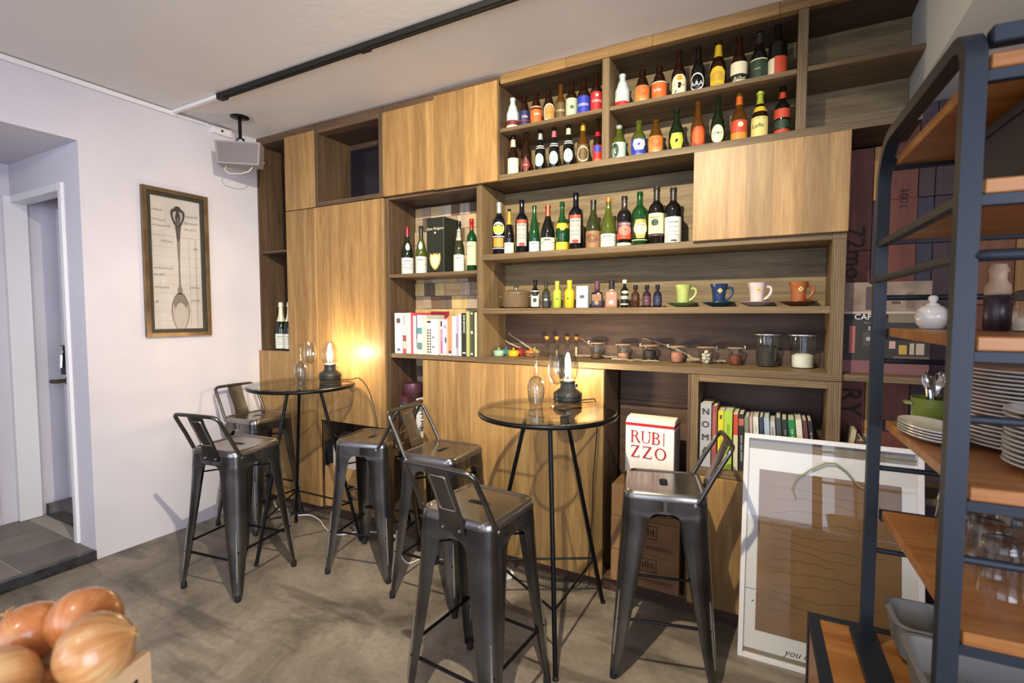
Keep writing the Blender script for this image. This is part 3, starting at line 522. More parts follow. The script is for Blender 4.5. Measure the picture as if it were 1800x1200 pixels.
 (2.97, 0.085, 1.744, 0.268, 0.0384, 'bordeaux', 'dark', (0.76, 1, 'darkfoil'), [(0.02, 0.47, 'wrap', 'palegr'), (0.04, 0.07, 'spot', 'ink'), (0.14, 0.143, 'wrap', 'greyink'), (0.1, 0.103, 'wrap', 'greyink')], [], 'wine_bottle', 'dark wine bottle with plain off-white label nearest the wooden door'),
 (1.34, 0.09, 1.66, 0.301, 0.0384, 'burgundy', 'dgreen', (0.8, 1, 'winefoil'), [(0.0, 0.35, 'wrap', 'palegr'), (0.5, 0.66, 'spot', 'palegr'), (0.2, 0.203, 'wrap', 'greyink'), (0.14, 0.143, 'wrap', 'greyink')], [], 'wine_bottle', 'burgundy bottle with dull red foil and white label, leftmost in wine niche'),
 (1.45, 0.09, 1.66, 0.299, 0.0354, 'burgundy', 'olive', (0.76, 1, 'darkfoil'), [(0.0, 0.36, 'wrap', 'palegr'), (0.5, 0.67, 'spot', 'palegr'), (0.2, 0.203, 'wrap', 'greyink')], [], 'wine_bottle', 'olive burgundy bottle with black foil and white label beside the black gift box'),
 (1.734, 0.09, 1.66, 0.302, 0.0327, 'champ', 'olivedk', (0.86, 1, 'ink'), [(0.02, 0.34, 'wrap', 'palegr'), (0.62, 0.84, 'narrow', 'greylab')], [], 'wine_bottle', 'sparkling wine bottle with black foil right of the gift box'),
 (1.824, 0.09, 1.66, 0.31, 0.03, 'bordeaux', 'green', (0.8, 1, 'redfoil'), [(0.12, 0.56, 'wrap', 'sagelab')], [], 'wine_bottle', 'green wine bottle with bright red foil and cream label'),
 (2.243, 0.08, 1.444, 0.154, 0.0229, 'flask', 'dark', None, [(0.05, 0.62, 'wrap', 'palegr'), (0.42, 0.58, 'oval', 'ink'), (0.2, 0.36, 'spot', 'forest')], [], 'spirit_miniature', 'small dark bottle with white label beside the stew pot'),
 (2.309, 0.08, 1.444, 0.141, 0.0216, 'flask', 'olivedk', None, [(0.05, 0.6, 'wrap', 'darkfoil'), (0.28, 0.36, 'spot', 'palegr')], [], 'spirit_miniature', 'small grey-green bottle with dark label left of the lime bottle'),
 (2.374, 0.08, 1.444, 0.144, 0.0234, 'flask', 'limepaint', None, [(0.3, 0.36, 'dot', 'ink')], [], 'spirit_miniature', 'small bottle painted lime green'),
 (2.445, 0.08, 1.444, 0.146, 0.0261, 'flask', 'yellowpaint', None, [(0.3, 0.36, 'dot', 'ink')], [], 'spirit_miniature', 'small bottle painted bright yellow'),
 (2.741, 0.08, 1.444, 0.139, 0.019, 'flask2', 'dark', (0.86, 1, 'cream'), [(0.06, 0.62, 'wrap', 'ink'), (0.1, 0.14, 'wrap', 'cream'), (0.3, 0.42, 'wrap', 'greylab'), (0.5, 0.6, 'oval', 'cream')], [], 'spirit_miniature', 'slim dark bottle with cream cap and black and white label'),
 (2.796, 0.08, 1.444, 0.111, 0.0207, 'mini', 'amberdk', None, [], [], 'spirit_miniature', 'tiny brown bottle with black cap, left of three alike'),
 (2.852, 0.08, 1.444, 0.11, 0.0205, 'mini', 'plumgl', None, [(0.1, 0.5, 'wrap', 'plum')], [('==', 0.3, 0.4, 'cream')], 'spirit_miniature', 'tiny purple-brown bottle with black cap, middle of three alike'),
 (2.904, 0.08, 1.444, 0.11, 0.0203, 'mini', 'indigo', None, [(0.1, 0.5, 'wrap', 'indigolab')], [('==', 0.3, 0.4, 'cream')], 'spirit_miniature', 'tiny indigo bottle with black cap, right of three alike'),
 (0.139, 0.07, 1.146, 0.353, 0.0426, 'champ', 'dgreen', (0.6, 1, 'cream'), [(0.03, 0.34, 'wrap', 'palegr')], [], 'wine_bottle', 'champagne bottle with cream foil and white label on the low cabinet by the white wall'),
 (0.234, 0.07, 1.146, 0.353, 0.0426, 'champ', 'dgreen', (0.6, 1, 'cream'), [(0.03, 0.34, 'wrap', 'palegr')], [], 'wine_bottle', 'champagne bottle half hidden behind the tall wooden door'),
]
# ================================================================= bottles
PROF = dict(

 bordeaux=[(0, .90), (.012, 1), (.60, 1), (.65, .96), (.69, .82), (.725, .58), (.75, .44), (.78, .39), (.93, .37), (.935, .43), (.965, .43), (.97, .39), (1, .39)],
 burgundy=[(0, .90), (.012, 1), (.40, 1), (.48, .95), (.57, .78), (.66, .55), (.74, .41), (.80, .37), (.93, .35), (.935, .42), (.965, .42), (.97, .37), (1, .36)],
 champ=[(0, .90), (.012, 1), (.42, 1), (.50, .94), (.60, .72), (.70, .48), (.78, .38), (.90, .33), (.91, .44), (.95, .44), (.955, .37), (1, .38)],
 flute=[(0, .90), (.012, 1), (.36, 1), (.48, .92), (.62, .70), (.76, .46), (.86, .38), (.94, .36), (.945, .44), (.98, .44), (1, .38)],
 beer=[(0, .90), (.015, 1), (.46, 1), (.53, .95), (.61, .72), (.69, .52), (.78, .44), (.93, .37), (.935, .44), (.96, .46), (.985, .46), (1, .40)],
 beer2=[(0, .92), (.015, 1), (.56, 1), (.62, .92), (.67, .66), (.71, .48), (.93, .40), (.935, .46), (.985, .48), (1, .42)],
 steinie=[(0, .90), (.015, 1), (.50, 1), (.57, .93), (.62, .80), (.67, .72), (.73, .66), (.79, .50), (.84, .40), (.91, .38), (.915, .47), (.97, .47), (1, .40)],
 steinie2=[(0, .90), (.015, 1), (.52, 1), (.58, .95), (.65, .78), (.71, .56), (.77, .43), (.92, .36), (.925, .45), (.975, .45), (1, .40)],
 flask=[(0, .92), (.02, 1), (.56, 1), (.62, .92), (.67, .68), (.71, .46), (.85, .42), (.855, .52), (.99, .52), (1, .46)],
 flask2=[(0, .92), (.02, 1), (.62, 1), (.66, .9), (.70, .62), (.73, .42), (.86, .40), (.865, .55), (.99, .55), (1, .5)],
 mini=[(0, .92), (.02, 1), (.52, 1), (.58, .96), (.64, .82), (.69, .56), (.72, .40), (.82, .38)])
def prof_r(kind, t):
    p = PROF[kind]
    for (a, ra), (b, rb) in zip(p, p[1:]):
        if a <= t <= b: return ra + (rb - ra) * (t - a) / max(b - a, 1e-6)
    return p[-1][1]
def patch(kind, Rr, H, z0, z1, a0, a1, lift, nz=4, na=14):
    mb = MB(); vs = []; fs = []
    for i in range(nz + 1):
        t = z0 + (z1 - z0) * i / nz; rr = prof_r(kind, t) * Rr + lift
        for k in range(na + 1):
            a = a0 + (a1 - a0) * k / na; vs.append((rr * math.sin(a), -rr * math.cos(a), t * H))
    for i in range(nz):
        for k in range(na):
            n = na + 1; fs.append((i * n + k, i * n + k + 1, (i + 1) * n + k + 1, (i + 1) * n + k))
    return mb.add(vs, fs)
def shape_patch(kind, Rr, H, z0, z1, poly, half, lift, rings=(1.0, .66, .33), hole=None):
    """poly: closed list of (s,t) in -1..1; half: half width angle"""
    mb = MB(); vs = []; fs = []; n = len(poly); zc = (z0 + z1) / 2; hh = (z1 - z0) / 2
    rs = list(rings) if hole is None else [1.0, hole]
    for q in rs:
        for s, t in poly:
            tt = zc + hh * t * q; a = half * s * q; rr = prof_r(kind, min(max(tt, .013), 1)) * Rr + lift
            vs.append((rr * math.sin(a), -rr * math.cos(a), tt * H))
    for i in range(len(rs) - 1):
        for k in range(n): fs.append((i * n + k, i * n + (k + 1) % n, (i + 1) * n + (k + 1) % n, (i + 1) * n + k))
    if hole is None: fs.append(tuple((len(rs) - 1) * n + k for k in range(n)))
    return mb.add(vs, fs)
CIRC = [(math.cos(2 * math.pi * k / 20), math.sin(2 * math.pi * k / 20)) for k in range(20)]
def dens(poly, n=4):
    out = []
    for (a, b), (c, d) in zip(poly, poly[1:] + poly[:1]):
        for k in range(n): out.append((a + (c - a) * k / n, b + (d - b) * k / n))
    return out
SHP = dict(oval=(CIRC, .95), diamond=(dens([(0, -1), (1, 0), (0, 1), (-1, 0)]), 1.05), hex=(dens([(-.55, -1), (.55, -1), (1, .15), (.7, 1), (-.7, 1), (-1, .15)]), .95),
  shield=(dens([(0, -1), (.9, -.75), (1, .5), (.55, .9), (0, 1), (-.55, .9), (-1, .5), (-.9, -.75)]), 1.05), shield2=(dens([(0, -1), (.9, -.75), (1, .5), (.55, .9), (0, 1), (-.55, .9), (-1, .5), (-.9, -.75)]), .95),
  arch=(dens([(-1, -1), (1, -1), (1, .4), (.75, .78), (.35, 1), (-.35, 1), (-.75, .78), (-1, .4)]), 1.15))
def make_bottle(x, y, z, H, Rr, kind, glass, foil_spec, labels, texts, name, label, turn):
    grp = 'beer bottles under the ceiling' if name == 'beer_bottle' else ('small bottles on the cup shelf' if name == 'spirit_miniature' else 'wine bottles on the shelves')
    root = thing(name, label, 'bottle', (x, y, z + 0.0005), turn, grp)
    MB().lathe([(r * Rr, t * H) for t, r in PROF[kind]], 22).build('glass_body', bottle_mat(glass), root, smooth=50)
    if kind == 'mini': MB().lathe([(.5 * Rr, .80 * H), (.52 * Rr, .81 * H), (.52 * Rr, .985 * H), (.46 * Rr, H)], 18).build('cap', mat('black_cap', '#161416', .4), root)
    if foil_spec:
        a, b, c = foil_spec
        ts = [a] + [t for t, r in PROF[kind] if a < t < b] + [b]
        pr = [(prof_r(kind, t) * Rr + .0007, t * H) for t in ts]
        if b >= 1: pr.append((.1 * Rr, H + .0007))
        MB().lathe(pr, 20, cap0=False, cap1=b >= 1).build('neck_foil', foil(c), root, smooth=50)
    lift = .0005; first = None
    if name == 'wine_bottle':
        labels = list(labels)
        for z0, z1, shp, c in list(labels):
            if c in ('palegr', 'cream', 'sagelab', 'palebl', 'greylab') and z1 - z0 > .2:
                for q, w in ((.78, .012), (.62, .005), (.42, .004), (.3, .004)): labels.append((z0 + q * (z1 - z0), z0 + q * (z1 - z0) + w, 'line', 'greyink'))
    for z0, z1, shp, c in labels:
        big = (z1 - z0) > .02; m = paper(c)
        if shp == 'wrap': mb = patch(kind, Rr, H, max(z0, .013), z1, -1.45, 1.45, lift, 4 if big else 1)
        elif shp == 'line': mb = patch(kind, Rr, H, z0, z1, -.6, .5, lift, 1)
        elif shp == 'wrapR': mb = patch(kind, Rr, H, max(z0, .013), z1, -.15, 1.5, lift)
        elif shp == 'narrow': mb = patch(kind, Rr, H, z0, z1, -.85, .75, lift)
        elif shp == 'band': mb = patch(kind, Rr, H, z0, z1, -1.4, 1.4, lift)
        elif shp == 'spot': mb = shape_patch(kind, Rr, H, z0, z1, CIRC, .45, lift)
        elif shp == 'dot': mb = shape_patch(kind, Rr, H, z0, z1, CIRC, (z1 - z0) * H / 2 / Rr, lift)
        elif shp == 'dotL':
            mb = shape_patch(kind, Rr, H, z0, z1, [(p - 0.9, q) for p, q in CIRC], .62, lift)
        elif shp == 'ring': mb = shape_patch(kind, Rr, H, z0, z1, CIRC, min(1.1, (z1 - z0) * H / 2 / Rr), lift, hole=.86)
        else: p, hw = SHP[shp]; mb = shape_patch(kind, Rr, H, z0, z1, p, hw, lift)
        o = mb.build('paper_label', m, root, smooth=60); first = first or o; lift += .0003
    for s, t, size, c in texts:
        vs, fs = text2d(s, size * Rr); rr = prof_r(kind, t) * Rr + lift + .0004
        w = max(p[0] for p in vs); k = min(1.0, 1.25 * rr / w)
        mb = MB(); mb.add([(rr * math.sin(p[0] * k / rr), -rr * math.cos(p[0] * k / rr), t * H + p[1]) for p in vs], fs)
        mb.build('lettering', paper(c), first or root, smooth=0)
for b in BOTTLES:
    ca = math.atan2(3.43 - b[0], b[1] + 2.4)      # labels turned roughly toward the room
    make_bottle(*b, turn=ca * 0.75 + random.uniform(-.25, .25))
# two square liqueur bottles
for x, glass, lab, txt, cap, label in ((2.596, 'plumgl', 'kraft', 'navy', 'plum', 'square dark liqueur bottle with long purple wax neck'), (2.673, 'rosegl', 'rose', 'cream', 'ink', 'square pink liqueur bottle with black stopper')):
    r = thing('liqueur_bottle', label + ' on the cup shelf', 'bottle', (x, .085, 1.4445), .22, 'small bottles on the cup shelf')
    GL['rosegl'] = ('#c79a86', .4)
    h = .029; L = [rsq(h * .95, h * .75, .006, 0), rsq(h, h * .8, .007, .003), rsq(h, h * .8, .007, .074), rsq(h * .9, h * .7, .008, .080), rsq(.013, .013, .0125, .085), rsq(.011, .011, .0105, .09), rsq(.011, .011, .0105, .10)]
    MB().loops(L, True, True).build('glass_body', bottle_mat(glass), r, smooth=40)
    MB().lathe([(.0118, .092), (.0145, .094), (.0145, .135), (.013, .137)], 16).build('stopper', paper(cap), r)
    if cap == 'ink': MB().lathe([(.0122, .09), (.0125, .118)], 16, cap0=False, cap1=False).build('neck_band', paper('cream'), r)
    o = MB().box(-h * .82, h * .82, -h * .8 - .0012, -h * .8 - .0004, .01, .068).build('paper_label', paper(lab), r, smooth=0)
    MB().box(-h * .82, h * .82, -h * .8 - .0018, -h * .8 - .0012, .01, .036).build('label_panel', paper(txt if lab == 'kraft' else 'rose'), o, smooth=0)
    MB().lathe([(.011, 0), (.011, .0006)], 18, M=Matrix.Translation((0, -h * .8 - .0018, .026)) @ Matrix.Rotation(R(90), 4, 'X')).build('label_badge', paper('tan' if lab == 'kraft' else 'cream'), o)
# pale carton between the small bottles
r = thing('small_carton', 'slim pale blue-white carton between yellow bottle and liqueur bottles', 'box', (2.519, .085, 1.4445), .1)
MB().box(-.031, .031, -.02, .02, 0, .113, .001).build('carton_body', mat('pale_carton', '#c6d2dc', .5), r)
MB().box(-.012, .012, -.0208, -.0202, .05, .066).build('printed_panel', paper('greyink'), r, smooth=0)
MB().box(-.02, .02, -.0208, -.0202, .03, .034).build('printed_line', paper('greylab'), r, smooth=0)
# lidded stew pot
r = thing('stew_pot', 'taupe enamelled stew pot with lid on the cup shelf', 'pot', (2.098, .135, 1.4445), .2)
POT = mat('taupe_enamel', '#6f5b42', .22, coat=.5)
MB().lathe([(.066, 0), (.078, .006), (.082, .02), (.084, .075), (.086, .082), (.080, .082)], 36).build('pot_body', POT, r)
MB().lathe([(.087, .083), (.087, .088), (.08, .095), (.05, .104), (.015, .108), (.003, .108)], 36).build('lid', POT, r)
MB().lathe([(.009, .108), (.008, .116), (.016, .120), (.017, .126), (.012, .130)], 18).build('knob', CHROME, r)
for s in (-1, 1): MB().tube([(s * .08, -.02, .066), (s * .094, -.018, .068), (s * .096, 0, .069), (s * .094, .018, .068), (s * .08, .02, .066)], .005, 8).build('handle', POT, r)
# cups on saucers
for x, c1, c2, cn in ((3.02, '#a8b66a', '#7f9a5a', 'lime green'), (3.18, '#24365e', '#20505c', 'navy blue'), (3.338, '#dcc6c6', '#b9a8a0', 'pale pink'), (3.50, '#a65f35', '#7a452c', 'terracotta brown')):
    sc_ = thing('saucer', cn + ' saucer under the ' + cn + ' cup', 'saucer', (x, .095, 1.4445), 0, 'saucers on the cup shelf')
    MB().lathe([(.026, 0), (.03, .002), (.05, .009), (.073, .021), (.0725, .0225), (.05, .0125), (.028, .005), (.004, .005)], 36).build('dish', mat('saucer_' + cn, c2, .3), sc_)
    cp = thing('cup', cn + ' flared espresso cup with a small diamond mark', 'cup', (x, .095, 1.4505), .25, 'cups on the cup shelf')
    CM = mat('cup_' + cn, c1, .3)
    MB().lathe([(.018, 0), (.0235, .001), (.026, .01), (.028, .045), (.032, .075), (.0385, .098), (.0395, .1), (.0375, .0985), (.031, .075), (.026, .045), (.023, .01), (.002, .008)], 32).build('cup_body', CM, cp)
    MB().tube([(.029, 0, .078), (.044, 0, .084), (.056, 0, .08), (.06, 0, .066), (.054, 0, .048), (.042, 0, .034), (.027, 0, .025)], .0042, 8, flat=1.4).build('handle', CM, cp, smooth=60)
    PROF['cupb'] = [(0, .75), (.1, .8), (.45, .86), (.75, 1.0), (1, 1.2)]
    shape_patch('cupb', .0325, .1, .56, .80, dens([(0, -1), (1, 0), (0, 1), (-1, 0)]), .36, .0012).build('diamond_mark', paper('paleyel'), cp)
    shape_patch('cupb', .0325, .1, .65, .71, CIRC, .1, .0016).build('mark_dot', paper('redor' if cn != 'terracotta brown' else 'brownlab'), cp)
# gift box
r = thing('gift_box', 'tall matt black champagne gift box with gold shield', 'box', (1.603, .105, 1.6605), -.04)
MB().box(-.066, .066, -.072, .08, 0, .328, .002).build('box_body', mat('black_card', '#23261c', .45), r)
sh = [(0, -1), (.45, -.75), (.8, -.3), (.95, .3), (.85, .95), (.5, .75), (.2, .95), (0, .8), (-.2, .95), (-.5, .75), (-.85, .95), (-.95, .3), (-.8, -.3), (-.45, -.75)]
o = MB(); o.prism([(p * .044, .068 + q * .052) for p, q in sh], -.0735, -.072, 'y'); o = o.build('shield_label', paper('ochre'), r)
o2 = MB(); o2.prism([(p * .036, .068 + q * .043) for p, q in sh], -.0742, -.0735, 'y'); o2.build('shield_inner', paper('sagelab'), o)
flat_text('== ==', .016, (0, -.0728, .072), (1, 0, 0), (0, 0, 1), paper('brownink'), o, world=False)
flat_text('Dom Pérignon', .022, (0, -.0726, .262), (1, 0, 0), (0, 0, 1), paper('cream'), r, shear=.3, world=False)
MB().lathe([(.006, 0), (.006, .0008)], 14, M=Matrix.Translation((0, -.072, .238)) @ Matrix.Rotation(R(90), 4, 'X')).build('gold_seal', paper('cream'), r)

# ================================================================= books
def book(x0, x1, h, d, yf, z, col, label, marks=(), lean=0.0, name='book', text=None, tcol='white', group='cookbooks', tsize=.6, spine=None):
    w = x1 - x0 - .001; cx = (x0 + x1) / 2
    root = thing(name, label, 'book', (cx, yf, z + .0005), 0, group); root.rotation_euler = (0, R(lean), 0)
    cm = mat('cover_' + col, col, .5)
    t = min(.0022, w * .2)
    mb = MB(); mb.box(-w / 2, -w / 2 + t, 0, d, 0, h); mb.box(w / 2 - t, w / 2, 0, d, 0, h); mb.box(-w / 2 + t, w / 2 - t, 0, .0025, 0, h)
    cv = mb.build('cover', cm, root, smooth=0)
    MB().box(-w / 2 + t, w / 2 - t, .0025, d - .004, .002, h - .003).build('pages', mat('book_pages', '#d8d0bd', .8), root, smooth=0)
    for a, b, c, *rest in marks:
        f0, f1 = rest if rest else (0.0, 1.0)
        MB().box(-w / 2 + w * f0, -w / 2 + w * f1, -.0006, -.0001, a * h, b * h).build('spine_print', mat('print_' + c, c, .55), cv, smooth=0)
    if text:
        s, zc, ln = text
        vs, fs = text2d(s, 1.0); ext = max(p[0] for p in vs) * 2; k = min(ln * h / ext, w * tsize * 1.25)
        mb = MB(); mb.add([(p[1] * k, -.0009, zc * h - p[0] * k) for p in vs], fs); mb.build('spine_lettering', mat('print_' + tcol, HEX.get(tcol, tcol), .5), cv, smooth=0)
    return root
LZ = 1.1665
LB = [ # x0,x1,h,colour,label,marks,text,textcolour
 (1.300, 1.360, .252, '#c3cfe4', 'thick pale blue cookbook at the left end of the niche books', [(.75, .87, '#5a4636', .25, .75), (.06, .12, '#3d4d66', .3, .7)], ('ON COOKING', .45, .5), 'greylab'),
 (1.3615, 1.389, .252, '#cfcac4', 'book with white and red picture spine beside the pale blue cookbook', [(.0, .12, '#a8404a'), (.12, .3, '#c9b2a8'), (.3, .45, '#8e3b47'), (.7, .95, '#8f9299', .3, .6)], None, None),
 (1.390, 1.427, .253, '#e0dac8', 'plain cream hardback third in the niche', [], None, None),
 (1.428, 1.4415, .254, '#d3485c', 'thin pink-red book beside the plain cream hardback', [], None, None),
 (1.4425, 1.463, .235, '#dcdcd6', 'thin white book with tiny spine print', [(.1, .9, '#b9bbbd', .35, .6)], None, None),
 (1.464, 1.4785, .235, '#6f6478', 'thin dusky purple picture book', [(.2, .4, '#9aa0a2'), (.0, .18, '#cfcac4')], None, None),
 (1.479, 1.516, .239, '#dfe4df', 'white book with two teal pictures on its spine', [(.12, .30, '#5d8078'), (.52, .68, '#4f8a92')], None, None),
 (1.517, 1.544, .238, '#bfc4b4', 'pale grey-green book among the niche books', [], None, None),
 (1.5445, 1.582, .213, '#ddd9c9', 'white book with black lattice pattern on its lower spine', [(.9, .96, '#3a3636', .1, .9)], None, None),
 (1.583, 1.633, .214, '#e4dfd0', 'broad off-white book with small drawings', [(.46, .52, '#6a655c', .2, .45), (.2, .25, '#6a655c', .2, .5), (.75, .755, '#a39c8c'), (.12, .125, '#a39c8c')], None, None),
 (1.646, 1.670, .214, '#d4ccd0', 'white book with hot pink spine panel', [(.04, .72, '#d2508c', .2, .8), (.8, .95, '#3a3234', .2, .7)], ('= === =', .55, .4), 'white'),
 (1.671, 1.693, .213, '#c2c4cc', 'grey-white book with dark sketch on the spine', [(.35, .5, '#4b5450', .4, .9), (.75, .85, '#85808a', .3, .7)], None, None),
 (1.697, 1.7065, .222, '#e0a8a4', 'very thin salmon pink booklet', [], None, None),
 (1.707, 1.730, .233, '#e08a5e', 'orange cookbook in the niche', [(.0, .05, '#efe6da'), (.05, .12, '#43444f', .1, .9)], None, None),
 (1.731, 1.763, .232, '#e6e0e2', 'white book lettered in faded red down the spine', [], ('== = === = ====', .52, .75), 'rose'),
 (1.764, 1.778, .238, '#a9a2bb', 'slim lavender book near the black one', [(.2, .55, '#77708c')], None, None),
 (1.780, 1.796, .245, '#e6e2d2', 'slim ivory book left of the black one', [], None, None),
 (1.798, 1.835, .251, '#2b2a27', 'thick black book with white capitals down the spine', [(.06, .09, '#d8d4cc', .2, .8)], ('BOB BENMARK', .74, .42), 'white'),
 (1.837, 1.857, .261, '#a3a86c', 'slim olive green book right of the black one', [], None, None),
 (1.861, 1.884, .263, '#4a4a36', 'dark olive book with white marks near the oak upright', [(.04, .08, '#c9ccc0', .2, .8), (.5, .56, '#c9ccc0', .2, .8), (.93, .96, '#c9ccc0', .2, .8)], None, None),
 (1.889, 1.9025, .255, '#dcdcae', 'thin pale yellow book at the right end against the upright', [], None, None)]
for k, (a, b, h, c, lab, mk, tx, tc) in enumerate(LB):
    book(a, b, h, .19, .008 + (k % 3) * .004, LZ, c, lab, mk, text=tx, tcol=tc or 'white', group='books in the patchwork niche')
lat = [o for o in bpy.data.objects if o.name.startswith('book') and o.get('label', '').startswith('white book with black lattice')][0]
mb = MB()
for i in range(9):
    for j in (0, 1):
        zc = .015 + i * .0165; xc = -.009 + j * .018
        mb.prism([(xc - .007, zc), (xc, zc - .0075), (xc + .007, zc), (xc, zc + .0075)], -.0008, -.0002, 'y')
mb.build('lattice_print', INK, [c for c in lat.children if c.name.startswith('cover')][0], smooth=0)
rb = thing('red_book', 'dark red book standing behind the white books with only its top edge showing', 'book', (1.50, .205, LZ), 0, 'books in the patchwork niche')
MB().box(-.07, .07, 0, .012, 0, .262, .001).build('cover', mat('deep_red_cover', '#86202c', .45), rb); MB().box(-.068, .068, .0125, .018, .003, .258).build('pages', mat('book_pages', '#d8d0bd', .8), rb, smooth=0)
RZ = .7035
RB = [
 (3.118, 3.166, .295, '#a6a5a8', 'thick grey cookbook with large widely spaced spine letters', [], None, None, 0),
 (3.1685, 3.190, .286, '#8e4a42', 'russet red cookbook next to the thick grey one', [(.3, .9, '#a86458', .35, .6)], None, None, 0),
 (3.194, 3.218, .265, '#d2c22c', 'bright yellow cookbook in the cubby', [(.86, .93, '#4a4420', .3, .7)], ('== ===', .5, .4), 'brownink', 0),
 (3.2195, 3.255, .267, '#9ab83a', 'bright lime green cookbook in the cubby', [], ('=== == ====', .5, .55), 'forest', 0),
 (3.262, 3.281, .262, '#c9c0a0', 'cream book with red upper spine leaning left', [(.62, .98, '#b8452f')], None, None, -3),
 (3.285, 3.307, .258, '#2c2a2b', 'black book with pale lettering leaning left', [(.8, .92, '#a8604e')], ('==== === =====', .4, .6), 'white', -3),
 (3.312, 3.330, .248, '#7c7a66', 'dull olive paperback in the cubby', [], None, None, -4),
 (3.334, 3.346, .25, '#b9a09c', 'thin dusty pink book in the cubby', [], None, None, -4),
 (3.350, 3.372, .252, '#cfccc2', 'off-white book with grey spine lettering', [], ('===', .8, .25), 'greyink', -4.5),
 (3.377, 3.393, .254, '#2f3a52', 'slim navy book in the cubby', [], None, None, -4.5),
 (3.397, 3.418, .253, '#9fb0bd', 'pale blue book in the cubby', [], None, None, -5),
 (3.422, 3.442, .238, '#b4b4b0', 'short light grey book in the cubby', [(.6, .9, '#85858a', .3, .7)], None, None, -5),
 (3.447, 3.467, .258, '#42444a', 'charcoal book in the cubby', [(.55, .62, '#c9c0a0', .1, .9)], None, None, -5.5),
 (3.471, 3.492, .252, '#26302a', 'very dark green book with pale lettering', [], ('=== ====', .7, .45), 'greylab', -5.5),
 (3.496, 3.522, .252, '#1f7a3c', 'bright emerald green book in the cubby', [], ('== ====', .7, .4), 'white', -6),
 (3.526, 3.549, .258, '#cfcbb6', 'ivory book right of the emerald green one', [], None, None, -6),
 (3.553, 3.570, .256, '#5c3436', 'maroon book near the right end of the cubby', [], None, None, -6.5),
 (3.574, 3.590, .256, '#2a2628', 'black book with white letters last in the cubby', [], ('== ==', .75, .3), 'white', -6.5)]
LEAN = (0, 0, 0, 0, -.8, -1.4, -2, -2.5, -3, -3.4, -3.8, -4.2, -4.6, -5, -5.3, -5.6, -5.9, -6.1)
for k, (a, b, h, c, lab, mk, tx, tc, _) in enumerate(RB):
    ln = LEAN[k]
    book(a, b, h, .18, .03 + (k % 3) * .004, RZ + abs(math.sin(R(ln))) * (b - a) / 2, c, lab, mk, ln, text=tx, tcol=tc or 'white', group='cookbooks in the oak cubby')
noma = [o for o in bpy.data.objects if o.get('label', '').startswith('thick grey cookbook')][0]; cv = [c for c in noma.children if c.name.startswith('cover')][0]
for s, zc in (('N', .257), ('O', .197), ('M', .137), ('A', .077)):
    mb = MB(); vs, fs = text2d(s, .042)
    for q in (-.0022, -.0011, 0, .0011, .0022): mb.add([(p[0] + q, -.001 - abs(q) * .05, zc + p[1]) for p in vs], fs)
    mb.build('spine_lettering', paper('greyink'), cv, smooth=0)
for x, w, h, c, lab, ln in ((3.685, .018, .235, '#b9a98a', 'tan book leaning in the right-hand bay', 7), (3.735, .03, .19, '#6b4a3a', 'brown book in the right-hand bay', 0), (3.775, .026, .19, '#9aa0ae', 'silver blue book in the right-hand bay', 0)):
    book(x - w / 2, x + w / 2, h, .16, .05, .7025, c, lab, lean=ln, group='books in the right-hand bay')

# ================================================================= jar shelf
JZ = 1.1675
PEB = mat('cork', '#b98a4e', .8, bump=.3, bscale=200)
def clip_jar(x, y, h, r, label, kind, fillh, colour):
    t = thing('clip_jar', label, 'jar', (x, y, JZ), random.uniform(-.3, .3), 'clip jars along the jar shelf')
    MB().lathe([(r * .55, .002), (r * .66, 0), (r * .72, .004), (r * .78, h * .35), (r * .86, h * .72), (r * .9, h * .84), (r * .9, h * .88)], 24, cap0=True, cap1=False).build('glass_body', GLASS, t, smooth=60)
    MB().lathe([(r * .92, h * .885), (r * .95, h * .9), (r * .95, h * .95), (r * .6, h * .985), (.001, h * .99)], 24, cap1=False).build('glass_lid', GLASS, t, smooth=60)
    MB().tube([(r * .93 * math.cos(a), r * .93 * math.sin(a), h * .885) for a in [2 * math.pi * k / 24 for k in range(24)]], .0022, 6, closed=True).build('rubber_seal', mat('seal_tan', '#b08a68', .6), t)
    for s in (-1, 1):
        MB().tube([(s * r * .92, 0, h * .82), (s * (r * 1.08), -.004, h * .84), (s * r * 1.14, -.004, h * .92), (s * r * 1.06, 0, h * .99), (s * r * .9, 0, h * .97)], .0014, 6).build('wire_clip', CHROME, t)
    fm = mat('fill_' + colour, colour, .6, var=(60, .6), bump=.6, bscale=90)
    if kind == 'balls':
        pts = []
        rnd = random.Random(5); mb = MB()
        for k in range(16):
            a = k * 2.4; rr = r * .55 * ((k % 4) / 3 * .75 + .2); zz = .012 + (k // 5) * .016
            Rb = .0105
            mb.lathe([(Rb * math.sin(math.pi * q / 6) + .0001, -Rb * math.cos(math.pi * q / 6)) for q in range(7)], 10, c=(rr * math.cos(a), rr * math.sin(a), zz))
        o = mb.build('bulbs', fm, t, smooth=60); o['kind'] = 'stuff'
    else:
        MB().lathe([(r * .5, .004), (r * .64, .004), (r * .7, fillh * .5), (r * .72, fillh), (r * .35, fillh * 1.12), (.001, fillh * 1.05)], 20, cap1=False).build('contents', fm, t)
